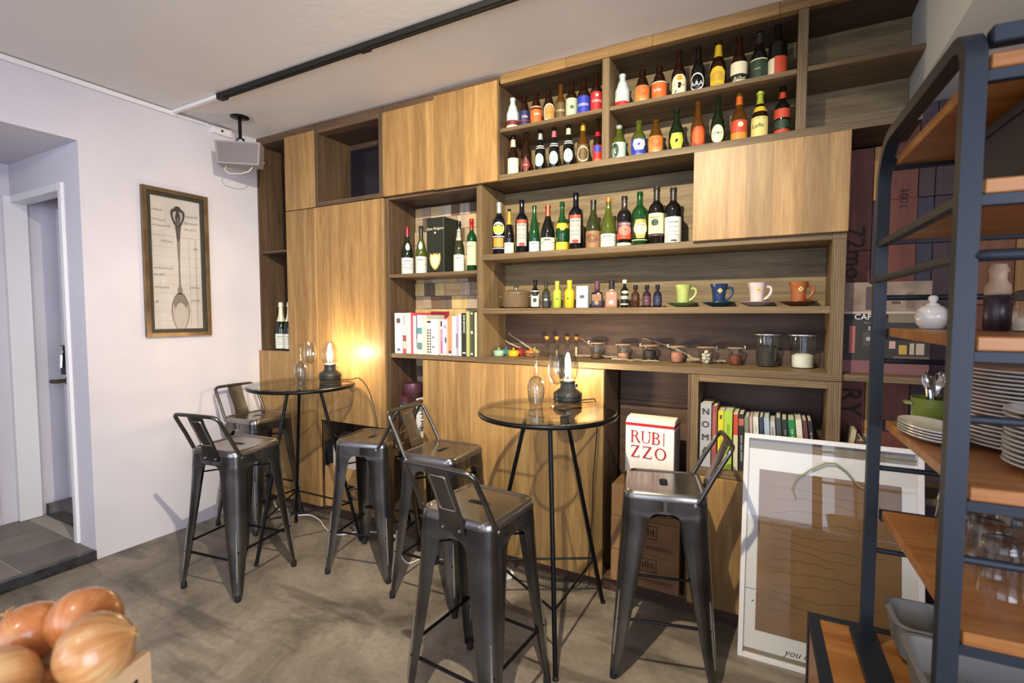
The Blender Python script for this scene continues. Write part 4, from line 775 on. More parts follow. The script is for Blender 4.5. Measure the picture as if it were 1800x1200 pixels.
for x, y, h, r, lab, kind, fh, c in (
  (2.5547, .203, .097, .0408, 'clip jar with a little brown spice, first along the jar shelf', 'f', .03, '#5c4632'),
  (2.7025, .21, .093, .0399, 'clip jar part filled with pinkish salt', 'f', .036, '#b98a72'),
  (2.843, .2, .093, .0444, 'clip jar filled with black peppercorns', 'f', .055, '#25241f'),
  (2.98, .195, .092, .0414, 'clip jar filled with rosy shells', 'f', .05, '#b57a66'),
  (3.1186, .195, .092, .0435, 'clip jar filled with white garlic bulbs', 'balls', 0, '#cfc8b8'),
  (3.249, .205, .092, .0375, 'clip jar filled with rust brown chillies', 'f', .045, '#7d3c26')):
    clip_jar(x, y, h, r, lab, kind, fh, c)
for x, y, r, lab, fh, c in ((3.384, .205, .0535, 'tall glass jar of dark grains with metal rim', .095, '#2d2a28'), (3.527, .195, .0545, 'tall glass jar half full of white sugar', .062, '#e0e0d4')):
    t = thing('storage_jar', lab, 'jar', (x, y, JZ), 0, 'tall storage jars at the shelf end')
    MB().lathe([(r * .6, .003), (r * .8, 0), (r * .84, .006), (r * .97, .12), (r * 1.0, .146)], 28, cap1=False).build('glass_body', GLASS, t, smooth=60)
    MB().lathe([(r * 1.02, .146), (r * 1.1, .147), (r * 1.1, .152), (r * .5, .1545), (.001, .155)], 28, cap1=False).build('lid', mat('glass_lid_rim', '#b3aca2', .25, .6), t)
    MB().lathe([(r * .6, .005), (r * .78, .005), (r * .8, fh * .9), (r * .5, fh * 1.05), (.001, fh)], 24, cap1=False).build('contents', mat('fill_' + c, c, .7, bump=.5, bscale=120), t)
for i, (x, y) in enumerate(((2.258, .205), (2.3217, .2), (2.3767, .222), (2.4261, .235))):
    t = thing('cork_tube', ['first', 'second', 'third', 'fourth'][i] + ' corked glass tube from the little casseroles on the jar shelf', 'glass tube', (x, y, JZ), 0, 'corked glass tubes')
    MB().lathe([(.0045, .0), (.0075, .002), (.0085, .006), (.0085, .102), (.0095, .104), (.0095, .106)], 14, cap1=False).build('glass_body', GLASS, t, smooth=60)
    MB().lathe([(.008, .098), (.0085, .106), (.0125, .107), (.0125, .117), (.011, .118)], 14).build('stopper', mat('amber_cork', '#c98f3c', .7), t)
    MB().lathe([(.006, .003), (.007, .003), (.007, .03 + .01 * i)], 12).build('contents', mat('fill_tube_%d' % i, ('#4a3a2c', '#8a7a5c', '#5c3026', '#b5a58a')[i], .8), t)
def cocotte(x, y, r, col, lab, lidcol=None):
    t = thing('mini_casserole', lab, 'casserole', (x, y, JZ), random.uniform(-.3, .3), 'mini casseroles on the jar shelf')
    m = mat('enamel_' + col, col, .25, coat=.4)
    MB().lathe([(r * .72, 0), (r * .85, .002), (r * .92, .008), (r * .95, .026), (r * .9, .0265)], 24).build('pot_body', m, t)
    MB().lathe([(r * .99, .0268), (r * .99, .030), (r * .8, .034), (r * .3, .038), (.001, .038)], 24, cap1=False).build('lid', mat('enamel_' + (lidcol or col), lidcol or col, .25, coat=.4), t)
    MB().lathe([(.004, .037), (.0045, .043), (.0065, .045), (.005, .049)], 12).build('knob', mat('enamel_' + (lidcol or col), lidcol or col, .25, coat=.4), t)
    for s in (-1, 1): MB().tube([(s * r * .9, -.007, .021), (s * r * 1.14, -.005, .022), (s * r * 1.14, .005, .022), (s * r * .9, .007, .021)], .0025, 6).build('handle', m, t)
cocotte(1.992, .115, .0335, '#8fb394', 'mint green mini casserole at the left end'); cocotte(1.998, .19, .030, '#3f7f8f', 'teal blue mini casserole behind the mint one')
cocotte(2.0785, .135, .0347, '#d9a81f', 'yellow mini casserole beside the mint one'); cocotte(2.085, .21, .031, '#9c2f2c', 'red mini casserole behind the yellow one')
cocotte(2.17, .17, .033, '#8a5c3c', 'brown mini casserole with orange knob', '#c9752f'); cocotte(2.165, .237, .026, '#a8a86a', 'pale olive mini casserole at the back')
DRIFT = mat('driftwood', '#a3927c', .85, var=(12, '#776654'), bump=.5, bscale=60)
def stick(pts, r0, lab, seed):
    rnd = random.Random(seed); P = []; n = 14
    for k in range(n):
        t = k / (n - 1) * (len(pts) - 1); i = min(int(t), len(pts) - 2); f = t - i
        p = Vector(pts[i]).lerp(Vector(pts[i + 1]), f); P.append(p + Vector((rnd.uniform(-.003, .003), rnd.uniform(-.002, .002), rnd.uniform(-.003, .003) if 0 < k < n - 1 else 0)))
    rs = [r0 * (1 - .55 * k / n) * rnd.uniform(.85, 1.15) for k in range(n)]
    base = (P[0][0], P[0][1], min(p[2] for p in P))
    tag(MB().tube(P, rs, 7).build('driftwood_stick', DRIFT, loc=base, smooth=50), lab, 'driftwood', 'driftwood along the jar shelf')
stick([(2.17, .258, JZ + .015), (2.05, .262, JZ + .085), (1.975, .262, JZ + .13)], .007, 'thin pale driftwood stick rising to the left behind the casseroles', 1)
stick([(2.40, .25, JZ + .008), (2.55, .25, JZ + .012), (2.66, .255, JZ + .009)], .0085, 'driftwood stick lying behind the first clip jar', 2)
stick([(2.52, .262, JZ + .06), (2.48, .262, JZ + .085), (2.43, .262, JZ + .115)], .0045, 'short twig poking up behind the corked tubes', 3)
stick([(3.06, .25, JZ + .012), (2.98, .257, JZ + .06), (2.86, .259, JZ + .10), (2.79, .259, JZ + .118)], .008, 'pale bent driftwood branch rising behind the peppercorn jar', 4)
stick([(2.66, .14, JZ + .008), (2.80, .145, JZ + .008), (2.9, .14, JZ + .007)], .0075, 'flat driftwood piece between salt and peppercorn jars', 5)
stick([(3.02, .245, JZ + .012), (3.1, .25, JZ + .016), (3.2, .25, JZ + .01)], .012, 'thick driftwood piece behind the garlic jar', 6)
stick([(2.06, .26, JZ + .04), (2.0, .258, JZ + .06), (1.96, .25, JZ + .085)], .008, 'short dark driftwood knot in the corner behind the casseroles', 7)
# ================================================================= bar stools
SH = .732
def leg_c(z): return .157 + (.70 - z) / .70 * .043
def make_stool():
    t = thing('bar_stool', 'stool', 'stool', (0, 0, 0), 0, 'gunmetal bar stools')
    L = [rsq(.150, .150, .042, .652), rsq(.156, .156, .046, .652), rsq(.156, .156, .046, .700), rsq(.158, .158, .047, .702), rsq(.157, .157, .047, .716), rsq(.153, .153, .045, .727), rsq(.147, .147, .041, SH), rsq(.139, .139, .036, .7315), rsq(.134, .134, .033, .7265), rsq(.045, .016, .014, .7262), rsq(.043, .014, .013, .705)]
    MB().loops(L).build('seat', SEATM, t, smooth=40)
    MB().loops([rsq(.044, .015, .0135, .7065)], True).build('handle_slot', mat('slot_dark', '#0c0c0d', .8), t, smooth=0)
    Ls = [(.700, .150, .046), (.664, .150, .046), (.655, .128, .046), (.645, .112, .048), (.628, .100, .052), (.58, .094, .056), (.45, .082, .056), (.30, .067, .050), (.15, .050, .040), (.07, .038, .032), (.024, .031, .026)]
    n = 7
    for qx, qy in ((1, 1), (-1, 1), (-1, -1), (1, -1)):
        rings = []
        for off in (0, .003):
            ring = []
            for z, l, rd in Ls:
                c = leg_c(z) - off - (.001 if z > .65 else 0); rr = max(rd - off, .01); pts = [(c - l, c)]
                for k in range(n + 1):
                    a = R(90 - 90 * k / n); pts.append((c - rr + rr * math.cos(a), c - rr + rr * math.sin(a)))
                pts.append((c, c - l)); ring.append([(qx * p, qy * q, z) for p, q in pts])
            rings.append(ring)
        mb = MB(); m = len(rings[0][0])
        for ring in rings:
            vs = [p for row in ring for p in row]; fs = []
            for i in range(len(ring) - 1):
                for k in range(m - 1): fs.append((i * m + k, i * m + k + 1, (i + 1) * m + k + 1, (i + 1) * m + k))
            mb.add(vs, fs)
        A = len(rings[0]) * m; q = []
        for i in range(len(Ls) - 1):
            for e in (0, m - 1): q.append((i * m + e, (i + 1) * m + e, A + (i + 1) * m + e, A + i * m + e))
        last = (len(Ls) - 1) * m
        for k in range(m - 1): q.append((last + k, last + k + 1, A + last + k + 1, A + last + k))
        mb.f += q
        lg = mb.build('leg', STEEL, t, smooth=50)
        s2 = .7071
        pts = [(qx * (leg_c(z) - .29 * rd + .0012), qy * (leg_c(z) - .29 * rd + .0012), z) for z, rd in ((.34, .0515), (.25, .047), (.15, .040), (.095, .036))]
        MB().tube(pts, [.003, .006, .006, .004], 8).build('leg_rib', STEELB, lg, smooth=60)
        cf = .2 - .016
        MB().lathe([(.0125, .0), (.0145, .003), (.0145, .022), (.0125, .034)], 14, c=(qx * cf, qy * cf, 0)).build('rubber_foot', RUBBER, lg)
    for axis, z in (('x', .195), ('y', .235)):
        c = leg_c(z) - .012
        for s in (-1, 1):
            p = [(-c, s * c, z), (c, s * c, z)] if axis == 'x' else [(s * c, -c, z), (s * c, c, z)]
            MB().tube(p, .0062, 8).build('stretcher', BLACKM, t)
    c = leg_c(.595) - .02
    b = MB(); b.tube([(-c, -c, .595), (0, 0, .602), (c, c, .595)], .0045, 6); b.tube([(-c, c, .588), (0, 0, .596), (c, -c, .588)], .0045, 6); b.box(-.02, .02, -.02, .02, .59, .61, .003)
    b.build('cross_brace', BLACKM, t)
    # low backrest: bent tube, pressed splat, rivets
    P = [(.151, -.105, .690), (.152, -.128, .722), (.149, -.170, .805), (.146, -.208, .872)]
    for k in range(7):
        a = R(90 * k / 6); P.append((.112 + .034 * math.cos(a), -.219 - .018 * math.sin(a), .893 + .026 * math.sin(a)))
    P = P + [(0, -.239, .921)] + [(-x, y, z) for x, y, z in reversed(P)]
    MB().tube(P, .0095, 10).build('back_tube', STEEL, t, smooth=60)
    rows = [(.675, -.1595, .056), (.70, -.160, .055), (.73, -.163, .052), (.77, -.176, .048), (.82, -.198, .047), (.87, -.221, .049), (.905, -.234, .051), (.920, -.239, .051)]
    mb = MB()
    for off in (0, .0025):
        vs = []; fs = []
        for z, y, w in rows:
            for k in range(5): vs.append((-w + 2 * w * k / 4, y + off - .006 * (1 - (abs(k - 2) / 2) ** 2) * (1 if z > .7 else 0), z))
        for i in range(len(rows) - 1):
            for k in range(4): fs.append((i * 5 + k, i * 5 + k + 1, (i + 1) * 5 + k + 1, (i + 1) * 5 + k))
        mb.add(vs, fs)
    sp = mb.build('back_splat', STEEL, t, smooth=60)
    yy = lambda z: [y0 + (y1 - y0) * (z - z0) / (z1 - z0) for (z0, y0, _), (z1, y1, _) in zip(rows, rows[1:]) if z0 <= z <= z1][0] - .0055
    loop = [(-.030, .76), (.030, .76), (.034, .765), (.032, .885), (.028, .890), (-.028, .890), (-.032, .885), (-.034, .765)]
    loop = [(x, yy(z), z) for x, z in loop]; dl = []
    for p, q in zip(loop, loop[1:] + loop[:1]):
        for k in range(4): f = k / 4; x = p[0] + (q[0] - p[0]) * f; z = p[2] + (q[2] - p[2]) * f; dl.append((x, yy(z) + .004 * (abs(x) / .05) ** 2, z))
    MB().tube(dl, .0028, 6, closed=True).build('pressed_frame', STEELB, sp, smooth=60)
    for x in (-.036, .036):
        MB().lathe([(.006, 0), (.005, .003), (.001, .004)], 10, M=Matrix.Translation((x, -.1605, .688)) @ Matrix.Rotation(R(90), 4, 'X')).build('rivet', CHROME, sp)
    for s in (-1, 1):
        MB().lathe([(.008, 0), (.007, .004), (.001, .005)], 10, M=Matrix.Translation((s * .158, -.108, .694)) @ Matrix.Rotation(R(90 * s), 4, 'Y')).build('bolt', CHROME, t)
    return t
st0 = make_stool()
for i, (x, y, a, lab) in enumerate((
   (.911, -.792, 8.5, 'bar stool nearest the white wall corner, its back turned to the room'),
   (.326, -.264, -87, 'bar stool against the white wall, backrest to the wall beside the corner table'),
   (1.434, -.329, 103, 'bar stool right of the corner table with its backrest on the far side'),
   (1.942, -.369, -88, 'bar stool left of the front table, backrest toward the niche slot'),
   (2.485, -.892, -4, 'nearest bar stool in front of the front table, back turned to the camera'),
   (3.03, -.347, 104, 'bar stool at right before the white and red wine box'))):
    o = st0 if i == 0 else copy_tree(st0)
    o.location = (x, y, 0); o.rotation_euler = (0, 0, R(a)); o['label'] = 'gunmetal ' + lab

# ================================================================= tall tables
def make_table(x, y, rot, lab):
    t = thing('bar_table', lab, 'table', (x, y, 0), R(rot), 'round glass bar tables')
    MB().lathe([(.301, .9852), (.303, .987), (.303, .991), (.301, .993)], 64).build('glass_top', TOPGLASS, t)
    MB().tube([(.299 * math.cos(a),   .299 * math.sin(a), .9752) for a in [2 * math.pi * k / 64 for k in range(64)]], .0098, 10, closed=True).build('rim', BLACKM, t, smooth=60)
    ring = [(.10 * math.cos(2 * math.pi * k / 24), .10 * math.sin(2 * math.pi * k / 24), .972) for k in range(24)]
    MB().tube(ring, .006, 8, closed=True).build('top_ring', BLACKM, t, smooth=60)
    pos = []
    for k in range(3):
        a = R(180 + 120 * k); c, s = math.cos(a), math.sin(a); f = lambda z: .338 - (.338 - .10) * z / .975
        MB().tube([(f(.004) * c, f(.004) * s, .004), (f(.975) * c, f(.975) * s, .975)], .0098, 10).build('leg', BLACKM, t, smooth=60)
        MB().lathe([(.0125, 0), (.0125, .012), (.0105, .014)], 12, c=(f(0) * c, f(0) * s, 0)).build('foot_cap', RUBBER, t)
        MB().tube([(.1 * c, .1 * s, .978), (.29 * c, .29 * s, .978)], .005, 8).build('top_spoke', BLACKM, t)
        pos.append((f(.24) * c, f(.24) * s, .24))
    for k in range(3): MB().tube([pos[k], pos[(k + 1) % 3]], .0055, 8).build('stretcher', BLACKM, t)
    return t
make_table(2.535, -.40, 0, 'round glass topped black bar table in front, holding two wine glasses')
make_table(.872, -.345, -29, 'round glass topped black bar table in the corner by the white wall')
TZ = .9935
BULB = mat('lit_filament', '#ffcf8a', .3, emit=60.0)
LBASE = mat('lamp_grey_metal', '#3a3937', .45, .5)
def table_lamp(x, y, rot, lab):
    t = thing('table_lamp', lab, 'lamp', (x, y, TZ), R(rot), 'oil style table lamps')
    MB().lathe([(.055, 0), (.064, .002), (.066, .006), (.066, .022), (.068, .024), (.068, .042), (.064, .047), (.040, .064), (.036, .072), (.034, .092), (.036, .094), (.036, .099), (.020, .1)], 40).build('base', LBASE, t, smooth=40)
    for z in (.012, .030): MB().tube([(.0675 * math.cos(a), .0675 * math.sin(a), z) for a in [2 * math.pi * k / 40 for k in range(40)]], .0018, 6, closed=True).build('base_ring', BLACKM, t)
    MB().lathe([(.0365, .099), (.0365, .105), (.028, .108), (.014, .109)], 28).build('gallery', mat('lamp_brass', '#8a7a5a', .35, .8), t)
    k = MB(); k.tube([(.034, 0, .084), (.052, 0, .084)], .0025, 6); k.lathe([(.008, -.003), (.009, 0), (.008, .003)], 12, M=Matrix.Translation((.053, 0, .084)) @ Matrix.Rotation(R(90), 4, 'Y')); k.build('knob', CHROME, t)
    MB().lathe([(.034, .106), (.042, .118), (.050, .14), (.0505, .175), (.045, .205), (.032, .228), (.024, .240), (.0235, .248), (.022, .248), (.0225, .240), (.0305, .227), (.0435, .204), (.049, .175), (.0485, .14), (.0405, .118), (.0325, .106)], 36, cap0=False, cap1=False).build('glass_chimney', GLASS, t, smooth=60)
    MB().lathe([(.007, .109), (.0085, .115), (.0085, .124)], 16).build('socket', LBASE, t)
    MB().lathe([(.008, .124), (.014, .140), (.017, .155), (.015, .172), (.008, .188), (.002, .192)], 20).build('bulb_glass', GLASS, t, smooth=60)
    f = MB()
    for a in range(4): c, s = math.cos(a * math.pi / 2), math.sin(a * math.pi / 2); f.tube([(.004 * c, .004 * s, .13), (.006 * c, .006 * s, .152), (.002 * c, .002 * s, .178)], .0016, 6)
    f.build('filament', BULB, t)
    l = lamp('lamp_glow', 'POINT', (0, 0, .155), 13, (1.0, .74, .45), .018); l.parent = t
    return t
table_lamp(.935, -.185, 20, 'lit oil style lamp with glass chimney on the corner table')
table_lamp(2.55, -.2, -20, 'lit oil style lamp with glass chimney on the front table')
def wine_glass(x, y, lab, inverted, s=1.0):
    t = thing('wine_glass', lab, 'glass', (x, y, TZ + .0005), 0, 'stemmed wine glasses')
    H = .235 * s
    fl = (lambda z: H - z) if inverted else (lambda z: z)
    MB().lathe([(.0325 * s, fl(0)), (.0335 * s, fl(.0015)), (.02 * s, fl(.004)), (.006 * s, fl(.008))], 28).build('foot', GLASS, t, smooth=60)
    MB().lathe([(.006 * s, fl(.008)), (.0038 * s, fl(.02)), (.0034 * s, fl(.07 * s)), (.005 * s, fl(.1 * s))], 12).build('stem', GLASS, t, smooth=60)
    MB().lathe([(.004 * s, fl(.1 * s)), (.020 * s, fl(.107 * s)), (.034 * s, fl(.125 * s)), (.0405 * s, fl(.150 * s)), (.0395 * s, fl(.18 * s)), (.033 * s, fl(.215 * s)), (.0285 * s, fl(H)), (.0275 * s, fl(H)), (.032 * s, fl(.215 * s)), (.0385 * s, fl(.18 * s)), (.0395 * s, fl(.150 * s)), (.033 * s, fl(.126 * s)), (.019 * s, fl(.109 * s)), (.001, fl(.103 * s))], 36, cap0=False, cap1=False).build('bowl', GLASS, t, smooth=70)
wine_glass(2.452, -.345, 'upside-down wine glass on the front table', True); wine_glass(2.556, -.345, 'upright wine glass before the lamp on the front table', False)
wine_glass(.83, -.32, 'upside-down wine glass on the corner table', True, .97); wine_glass(.78, -.205, 'upright wine glass on the corner table', False)
def cable(pts, r, m, lab, name='power_cord', sub=8):
    P = [Vector(p) for p in pts]; out = []
    for i in range(len(P) - 1):
        p0, p1, p2, p3 = P[max(i - 1, 0)], P[i], P[i + 1], P[min(i + 2, len(P) - 1)]
        for k in range(sub):
            t = k / sub; out.append(.5 * ((2 * p1) + (p2 - p0) * t + (2 * p0 - 5 * p1 + 4 * p2 - p3) * t * t + (3 * p1 - p0 - 3 * p2 + p3) * t ** 3))
    out.append(P[-1]); base = (P[0][0], P[0][1], min(p[2] for p in out) - r)
    return tag(MB().tube(out, r, 6).build(name, m, loc=base, smooth=60), lab, 'cord')
BLK_CORD = mat('black_cord', '#161616', .5); WHT_CORD = mat('white_cord', '#dcd8d2', .5)
cable([(1.005, -.165, TZ + .004), (1.06, -.135, TZ + .008), (1.115, -.11, TZ + .012), (1.17, -.09, .93), (1.21, -.085, .8), (1.23, -.075, .66), (1.24, -.07, .45), (1.26, -.06, .2), (1.30, -.06, .006)], .003, BLK_CORD, 'black lamp cord hanging off the corner table')
cable([(2.60, -.155, TZ + .004), (2.63, -.12, TZ + .006), (2.65, -.085, .985), (2.655, -.075, .85), (2.64, -.08, .6), (2.63, -.07, .35), (2.60, -.08, .1), (2.5, -.1, .006), (2.3, -.12, .006), (2.12, -.13, .006)], .003, BLK_CORD, 'black lamp cord hanging behind the front table')
cable([(.13, -.02, .006), (.28, -.094, .006), (.46, -.118, .006), (.564, -.06, .006), (.70, -.09, .006), (.80, -.143, .006), (.912, -.186, .006), (1.0, -.18, .006), (1.09, -.08, .006), (1.3, -.03, .006), (1.46, -.13, .006), (1.52, -.21, .006), (1.62, -.26, .006), (1.66, -.17, .006), (1.8, -.13, .006), (1.95, -.12, .006), (2.13, -.16, .006)], .0045, WHT_CORD, 'white extension cord winding along the floor under the stools')
pl = thing('plug_socket', 'white socket block on the floor behind the nearest stool', 'socket', (2.17, -.14, 0), .9)
MB().box(-.05, .05, -.022, .022, 0, .034, .004).build('housing', mat('white_plastic', '#d8d6d2', .4), pl)
for s in (-.022, .022): MB().lathe([(.014, .034), (.014, .0345)], 14, c=(s, 0, 0)).build('outlet', mat('outlet_grey', '#8c8a88', .5), pl)

# ================================================================= cartons, boxes
KRAFT = mat('brown_cardboard', '#9a7450', .75, var=(6, '#876243'))
r = thing('storage_carton', 'brown cardboard carton with oval logo under the corner table', 'box', (.93, .1, .0795), 0)
MB().box(.668, 1.215, -.012, .22, .0795, .362, .002).build('carton_body', mat('light_cardboard', '#b18a58', .75, var=(6, '#9c7646')), r, world=True)
mb = MB()
O = [(1.02 + .115 * math.cos(2 * math.pi * k / 28), .21 + .045 * math.sin(2 * math.pi * k / 28)) for k in range(28)]; I_ = [(1.02 + .107 * math.cos(2 * math.pi * k / 28), .21 + .037 * math.sin(2 * math.pi * k / 28)) for k in range(28)]
vs = [(p, -.0128, q) for p, q in O] + [(p, -.0128, q) for p, q in I_]; mb.add(vs, [(k, (k + 1) % 28, 28 + (k + 1) % 28, 28 + k) for k in range(28)])
for sx in (-1, 1):
    for sz in (-1, 1): mb.prism([(1.02 + sx * .125, .21 + sz * .05), (1.02 + sx * .06, .21 + sz * .05), (1.02 + sx * .09, .21 + sz * .034), (1.02 + sx * .112, .21 + sz * .02), (1.02 + sx * .125, .21 + sz * .012)], -.013, -.0122, 'y')
mb.build('logo_print', INK, r, world=True, smooth=0)
flat_text('IKEA', .062, (1.02, -.0130, .209), (1, 0, 0), (0, 0, 1), INK, r)
MB().box(.93, .95, -.0125, .221, .362, .3626).build('carton_seam', KRAFT, r, world=True, smooth=0)
r = thing('white_carton', 'white printed carton resting on the brown logo carton', 'box', (.95, .1, .364), 0)
MB().box(.735, 1.2, .004, .2, .3640, .525, .002).build('carton_body', mat('white_carton_card', '#b7b1b0', .7), r, world=True)
flat_text('FRESH', .05, (.97, .003, .475), (1, 0, 0), (0, 0, 1), paper('greyink'), r)
for k in range(4): MB().box(.83, 1.12 - .05 * (k % 2), .0030, .0036, .385 + k * .014, .388 + k * .014).build('printed_line', paper('greylab'), r, world=True, smooth=0)
# dark cloth draped over the cartons
mb = MB(); vs = []; fs = []
path = [(.648 + .012, .29), (.664, .36), (.672, .43), (.69, .50), (.725, .555), (.79, .59), (.87, .60), (.95, .585), (1.02, .56), (1.08, .535)]
for off in (0, .006):
    for i, (x, z) in enumerate(path):
        for k in range(7):
            y = -.018 + .16 * k / 6; vs.append((x + .006 * math.sin(k * 1.9 + i) * (i < 5) + (off if i < 4 else 0) - .0, y - .004 * math.sin(i * 1.3), z + .012 * math.sin(k * 1.3 + i * .8) - off))
n = len(path)
for L_ in range(2):
    for i in range(n - 1):
        for k in range(6): b = L_ * n * 7; fs.append((b + i * 7 + k, b + i * 7 + k + 1, b + (i + 1) * 7 + k + 1, b + (i + 1) * 7 + k))
A = n * 7
for i in range(n - 1):
    for k in (0, 6): fs.append((i * 7 + k, (i + 1) * 7 + k, A + (i + 1) * 7 + k, A + i * 7 + k))
for i in (0, n - 1):
    for k in range(6): fs.append((i * 7 + k, i * 7 + k + 1, A + i * 7 + k + 1, A + i * 7 + k))
tag(mb.add(vs, fs).build('dark_cloth', mat('dark_navy_cloth', '#17161c', .95, bump=.4, bscale=150), loc=(.85, .05, .3), smooth=70), 'dark navy cloth draped over the cartons in the cabinet niche', 'cloth')
# cartons in the recess, wine box on top
zz = .0805
for k, (h, lab) in enumerate(((.165, 'lowest of three brown wine cartons behind the right stool'), (.165, 'middle of three brown wine cartons behind the right stool'), (.16, 'topmost of three brown wine cartons behind the right stool'))):
    r = thing('wine_carton', lab, 'box', (2.89, .08, zz), 0, 'wine cartons stacked in the recess')
    o = MB().box(2.715, 3.045, -.02 - .004 * (k % 2), .20, zz, zz + h - .0015, .002).build('carton_body', KRAFT, r, world=True)
    y = -.0215 - .004 * (k % 2)
    flat_text('Crematisco', .036, (2.93, y, zz + .045), (1, 0, 0), (0, 0, 1), mat('carton_print', '#3a2a1e', .7), o, shear=.35)
    mb = MB()
    for a, b_, c, d in ((2.86, 2.94, .085, .088), (2.86, 2.94, .147, .15), (2.86, 2.863, .085, .15), (2.937, 2.94, .085, .15)): mb.box(a, b_, y - .0004, y + .0004, zz + c, zz + d)
    for q in range(5): mb.box(2.872 + q * .012, 2.878 + q * .012, y - .0004, y + .0004, zz + .098 + (q % 2) * .006, zz + .128 + (q % 3) * .006)
    mb.build('emblem_print', mat('carton_print', '#3a2a1e', .7), o, world=True, smooth=0)
    zz += h
RW = mat('white_box_card', '#ddd8d4', .5); RED = mat('wine_box_red', '#a3202e', .5)
r = thing('wine_box', 'white bag-in-box wine carton with large red serif letters', 'box', (2.90, .05, zz + .0005), R(-1.5))
MB().box(-.115, .115, -.075, .065, 0, .315, .002).build('box_body', RW, r)
MB().box(-.116, .116, -.0765, .066, .303, .3165, .001).build('red_band', RED, r)
MB().prism([(-.075, .317), (.065, .317), (.06, .330), (.01, .345), (-.05, .338)], -.115, .115, 'x').build('lid_flap', mat('box_top_card', '#cfc6b6', .6), r)
MB().box(.1151, .1158, -.07, .06, .03, .29).build('side_print', mat('box_side_grey', '#a39b97', .6), r, smooth=0)
def glyph(ch, x, z, w, h):
    """serif strokes as polygons in the box front plane"""
    mb = MB(); y0, y1 = -.0772, -.0752; t = w * .17; th = w * .07
    bar = lambda a, b, c, d: mb.prism([(x + a, z + c), (x + b, z + c), (x + b, z + d), (x + a, z + d)], y0, y1, 'y')
    def arc(cx, cz, rx, rz, a0, a1, wd0, wd1, n=12):
        vs = []; 
        for k in range(n + 1):
            a = R(a0 + (a1 - a0) * k / n); wd = wd0 + (wd1 - wd0) * math.sin(math.pi * k / n) 
            for q in (1, 0): vs.append((x + cx + (rx - (0 if q else wd)) * math.cos(a), y0, z + cz + (rz - (0 if q else wd * .5 + th * .5)) * math.sin(a)))
        mb.add(vs, [(2 * k, 2 * k + 1, 2 * k + 3, 2 * k + 2) for k in range(n)])
    ser = lambda cx, zc: bar(cx - w * .17, cx + w * .17, zc, zc + th)
    if ch in 'RB':
        bar(.1 * w, .1 * w + t, 0, h); ser(.1 * w + t / 2, 0); ser(.1 * w + t / 2, h - th); bar(.1 * w + t, .45 * w, h - th, h); bar(.1 * w + t, .45 * w, h * .52, h * .52 + th)
        arc(.42 * w, h * .76, w * .36, h * .24, -90, 90, th, t)
        if ch == 'R': mb.prism([(x + .45 * w, z + h * .54), (x + .62 * w, z + h * .54), (x + w * 1.02, z), (x + w * .82, z)], y0, y1, 'y'); bar(.82 * w, 1.06 * w, 0, th)
        else: arc(.45 * w, h * .27, w * .42, h * .27, -90, 90, th, t); bar(.1 * w + t, .45 * w, 0, th); bar(.02 * w, .05 * w, 0, h)
    elif ch == 'U':
        bar(.05 * w, .05 * w + t, h * .3, h); bar(.85 * w, .85 * w + th * 1.4, h * .3, h); ser(.05 * w + t / 2, h - th); ser(.88 * w, h - th); arc(.5 * w, h * .32, w * .45, h * .32, 180, 360, t, th)
    elif ch == 'I': bar(.5 * w - t / 2, .5 * w + t / 2, 0, h); ser(.5 * w, 0); ser(.5 * w, h - th)
    elif ch == 'Z':
        bar(.05 * w, .95 * w, h - th * 1.3, h); bar(.05 * w, .98 * w, 0, th * 1.3); mb.prism([(x + .72 * w, z + h - th), (x + .95 * w, z + h - th), (x + .28 * w, z + th), (x + .05 * w, z + th)], y0, y1, 'y')
        bar(.05 * w, .05 * w + th, h * .78, h); bar(.98 * w - th, .98 * w, 0, h * .24)
    elif ch == 'O': arc(.5 * w, h * .5, w * .5, h * .5, 90, 270, th, t); arc(.5 * w, h * .5, w * .5, h * .5, -90, 90, th, t)
    return mb
x = -.09
for ch, w in zip('RUBI', (.047, .043, .045, .024)): glyph(ch, x, .222, w, .058).build('red_letter', RED, r, smooth=0); x += w + (.006 if ch != 'B' else -.001)
x = -.088
for ch, w in zip('ZZO', (.043, .046, .054)): glyph(ch, x, .150, w, .058).build('red_letter', RED, r, smooth=0); x += w + .013
# canisters and calligraphy box in the slot of the niche column
r = thing('tea_canister', 'large dark maroon canister in the niche slot beside the low doors', 'canister', (1.345, .12, .6355), 0)
MB().lathe([(.062, 0), (.064, .003), (.064, .30), (.062, .302)], 30).build('canister_body', mat('maroon_tin', '#41252d', .4, .2), r); MB().lathe([(.0655, .27), (.0665, .272), (.0665, .325), (.063, .333), (.02, .335)], 30).build('lid', mat('maroon_tin_lid', '#54303a', .4, .2), r)
r = thing('spirit_canister', 'small black canister with white number 105 in the niche slot', 'canister', (1.385, .0, .6355), .5)
MB().lathe([(.036, 0), (.038, .003), (.038, .262), (.036, .265)], 26).build('canister_body', mat('black_tin', '#242024', .4, .2), r)
PROF['tin'] = [(0, 1), (1, 1)]
MB().lathe([(.0387, .232), (.0387, .266), (.034, .268)], 26, cap0=False).build('lid', mat('red_tin_lid', '#4a2026', .4, .2), r)
vs, fs = text2d('105', .04); mb = MB(); mb.add([(.0386 * math.sin(p[0] / .0386), -.0386 * math.cos(p[0] / .0386), .20 + p[1]) for p in vs], fs); mb.build('lettering', paper('white'), r, smooth=0)
for z in (.17, .178, .15): patch('tin', .038, 1, z, z + .004, -.6, .6, .0006, 1).build('printed_line', paper('greylab'), r)
r = thing('sake_box', 'tall white box with black brush calligraphy in the niche slot', 'box', (1.465, .1, .6355), .1)
MB().box(-.042, .042, -.045, .045, 0, .245, .0015).build('box_body', mat('white_sake_box', '#d4d0cc', .6), r)
mb = MB()
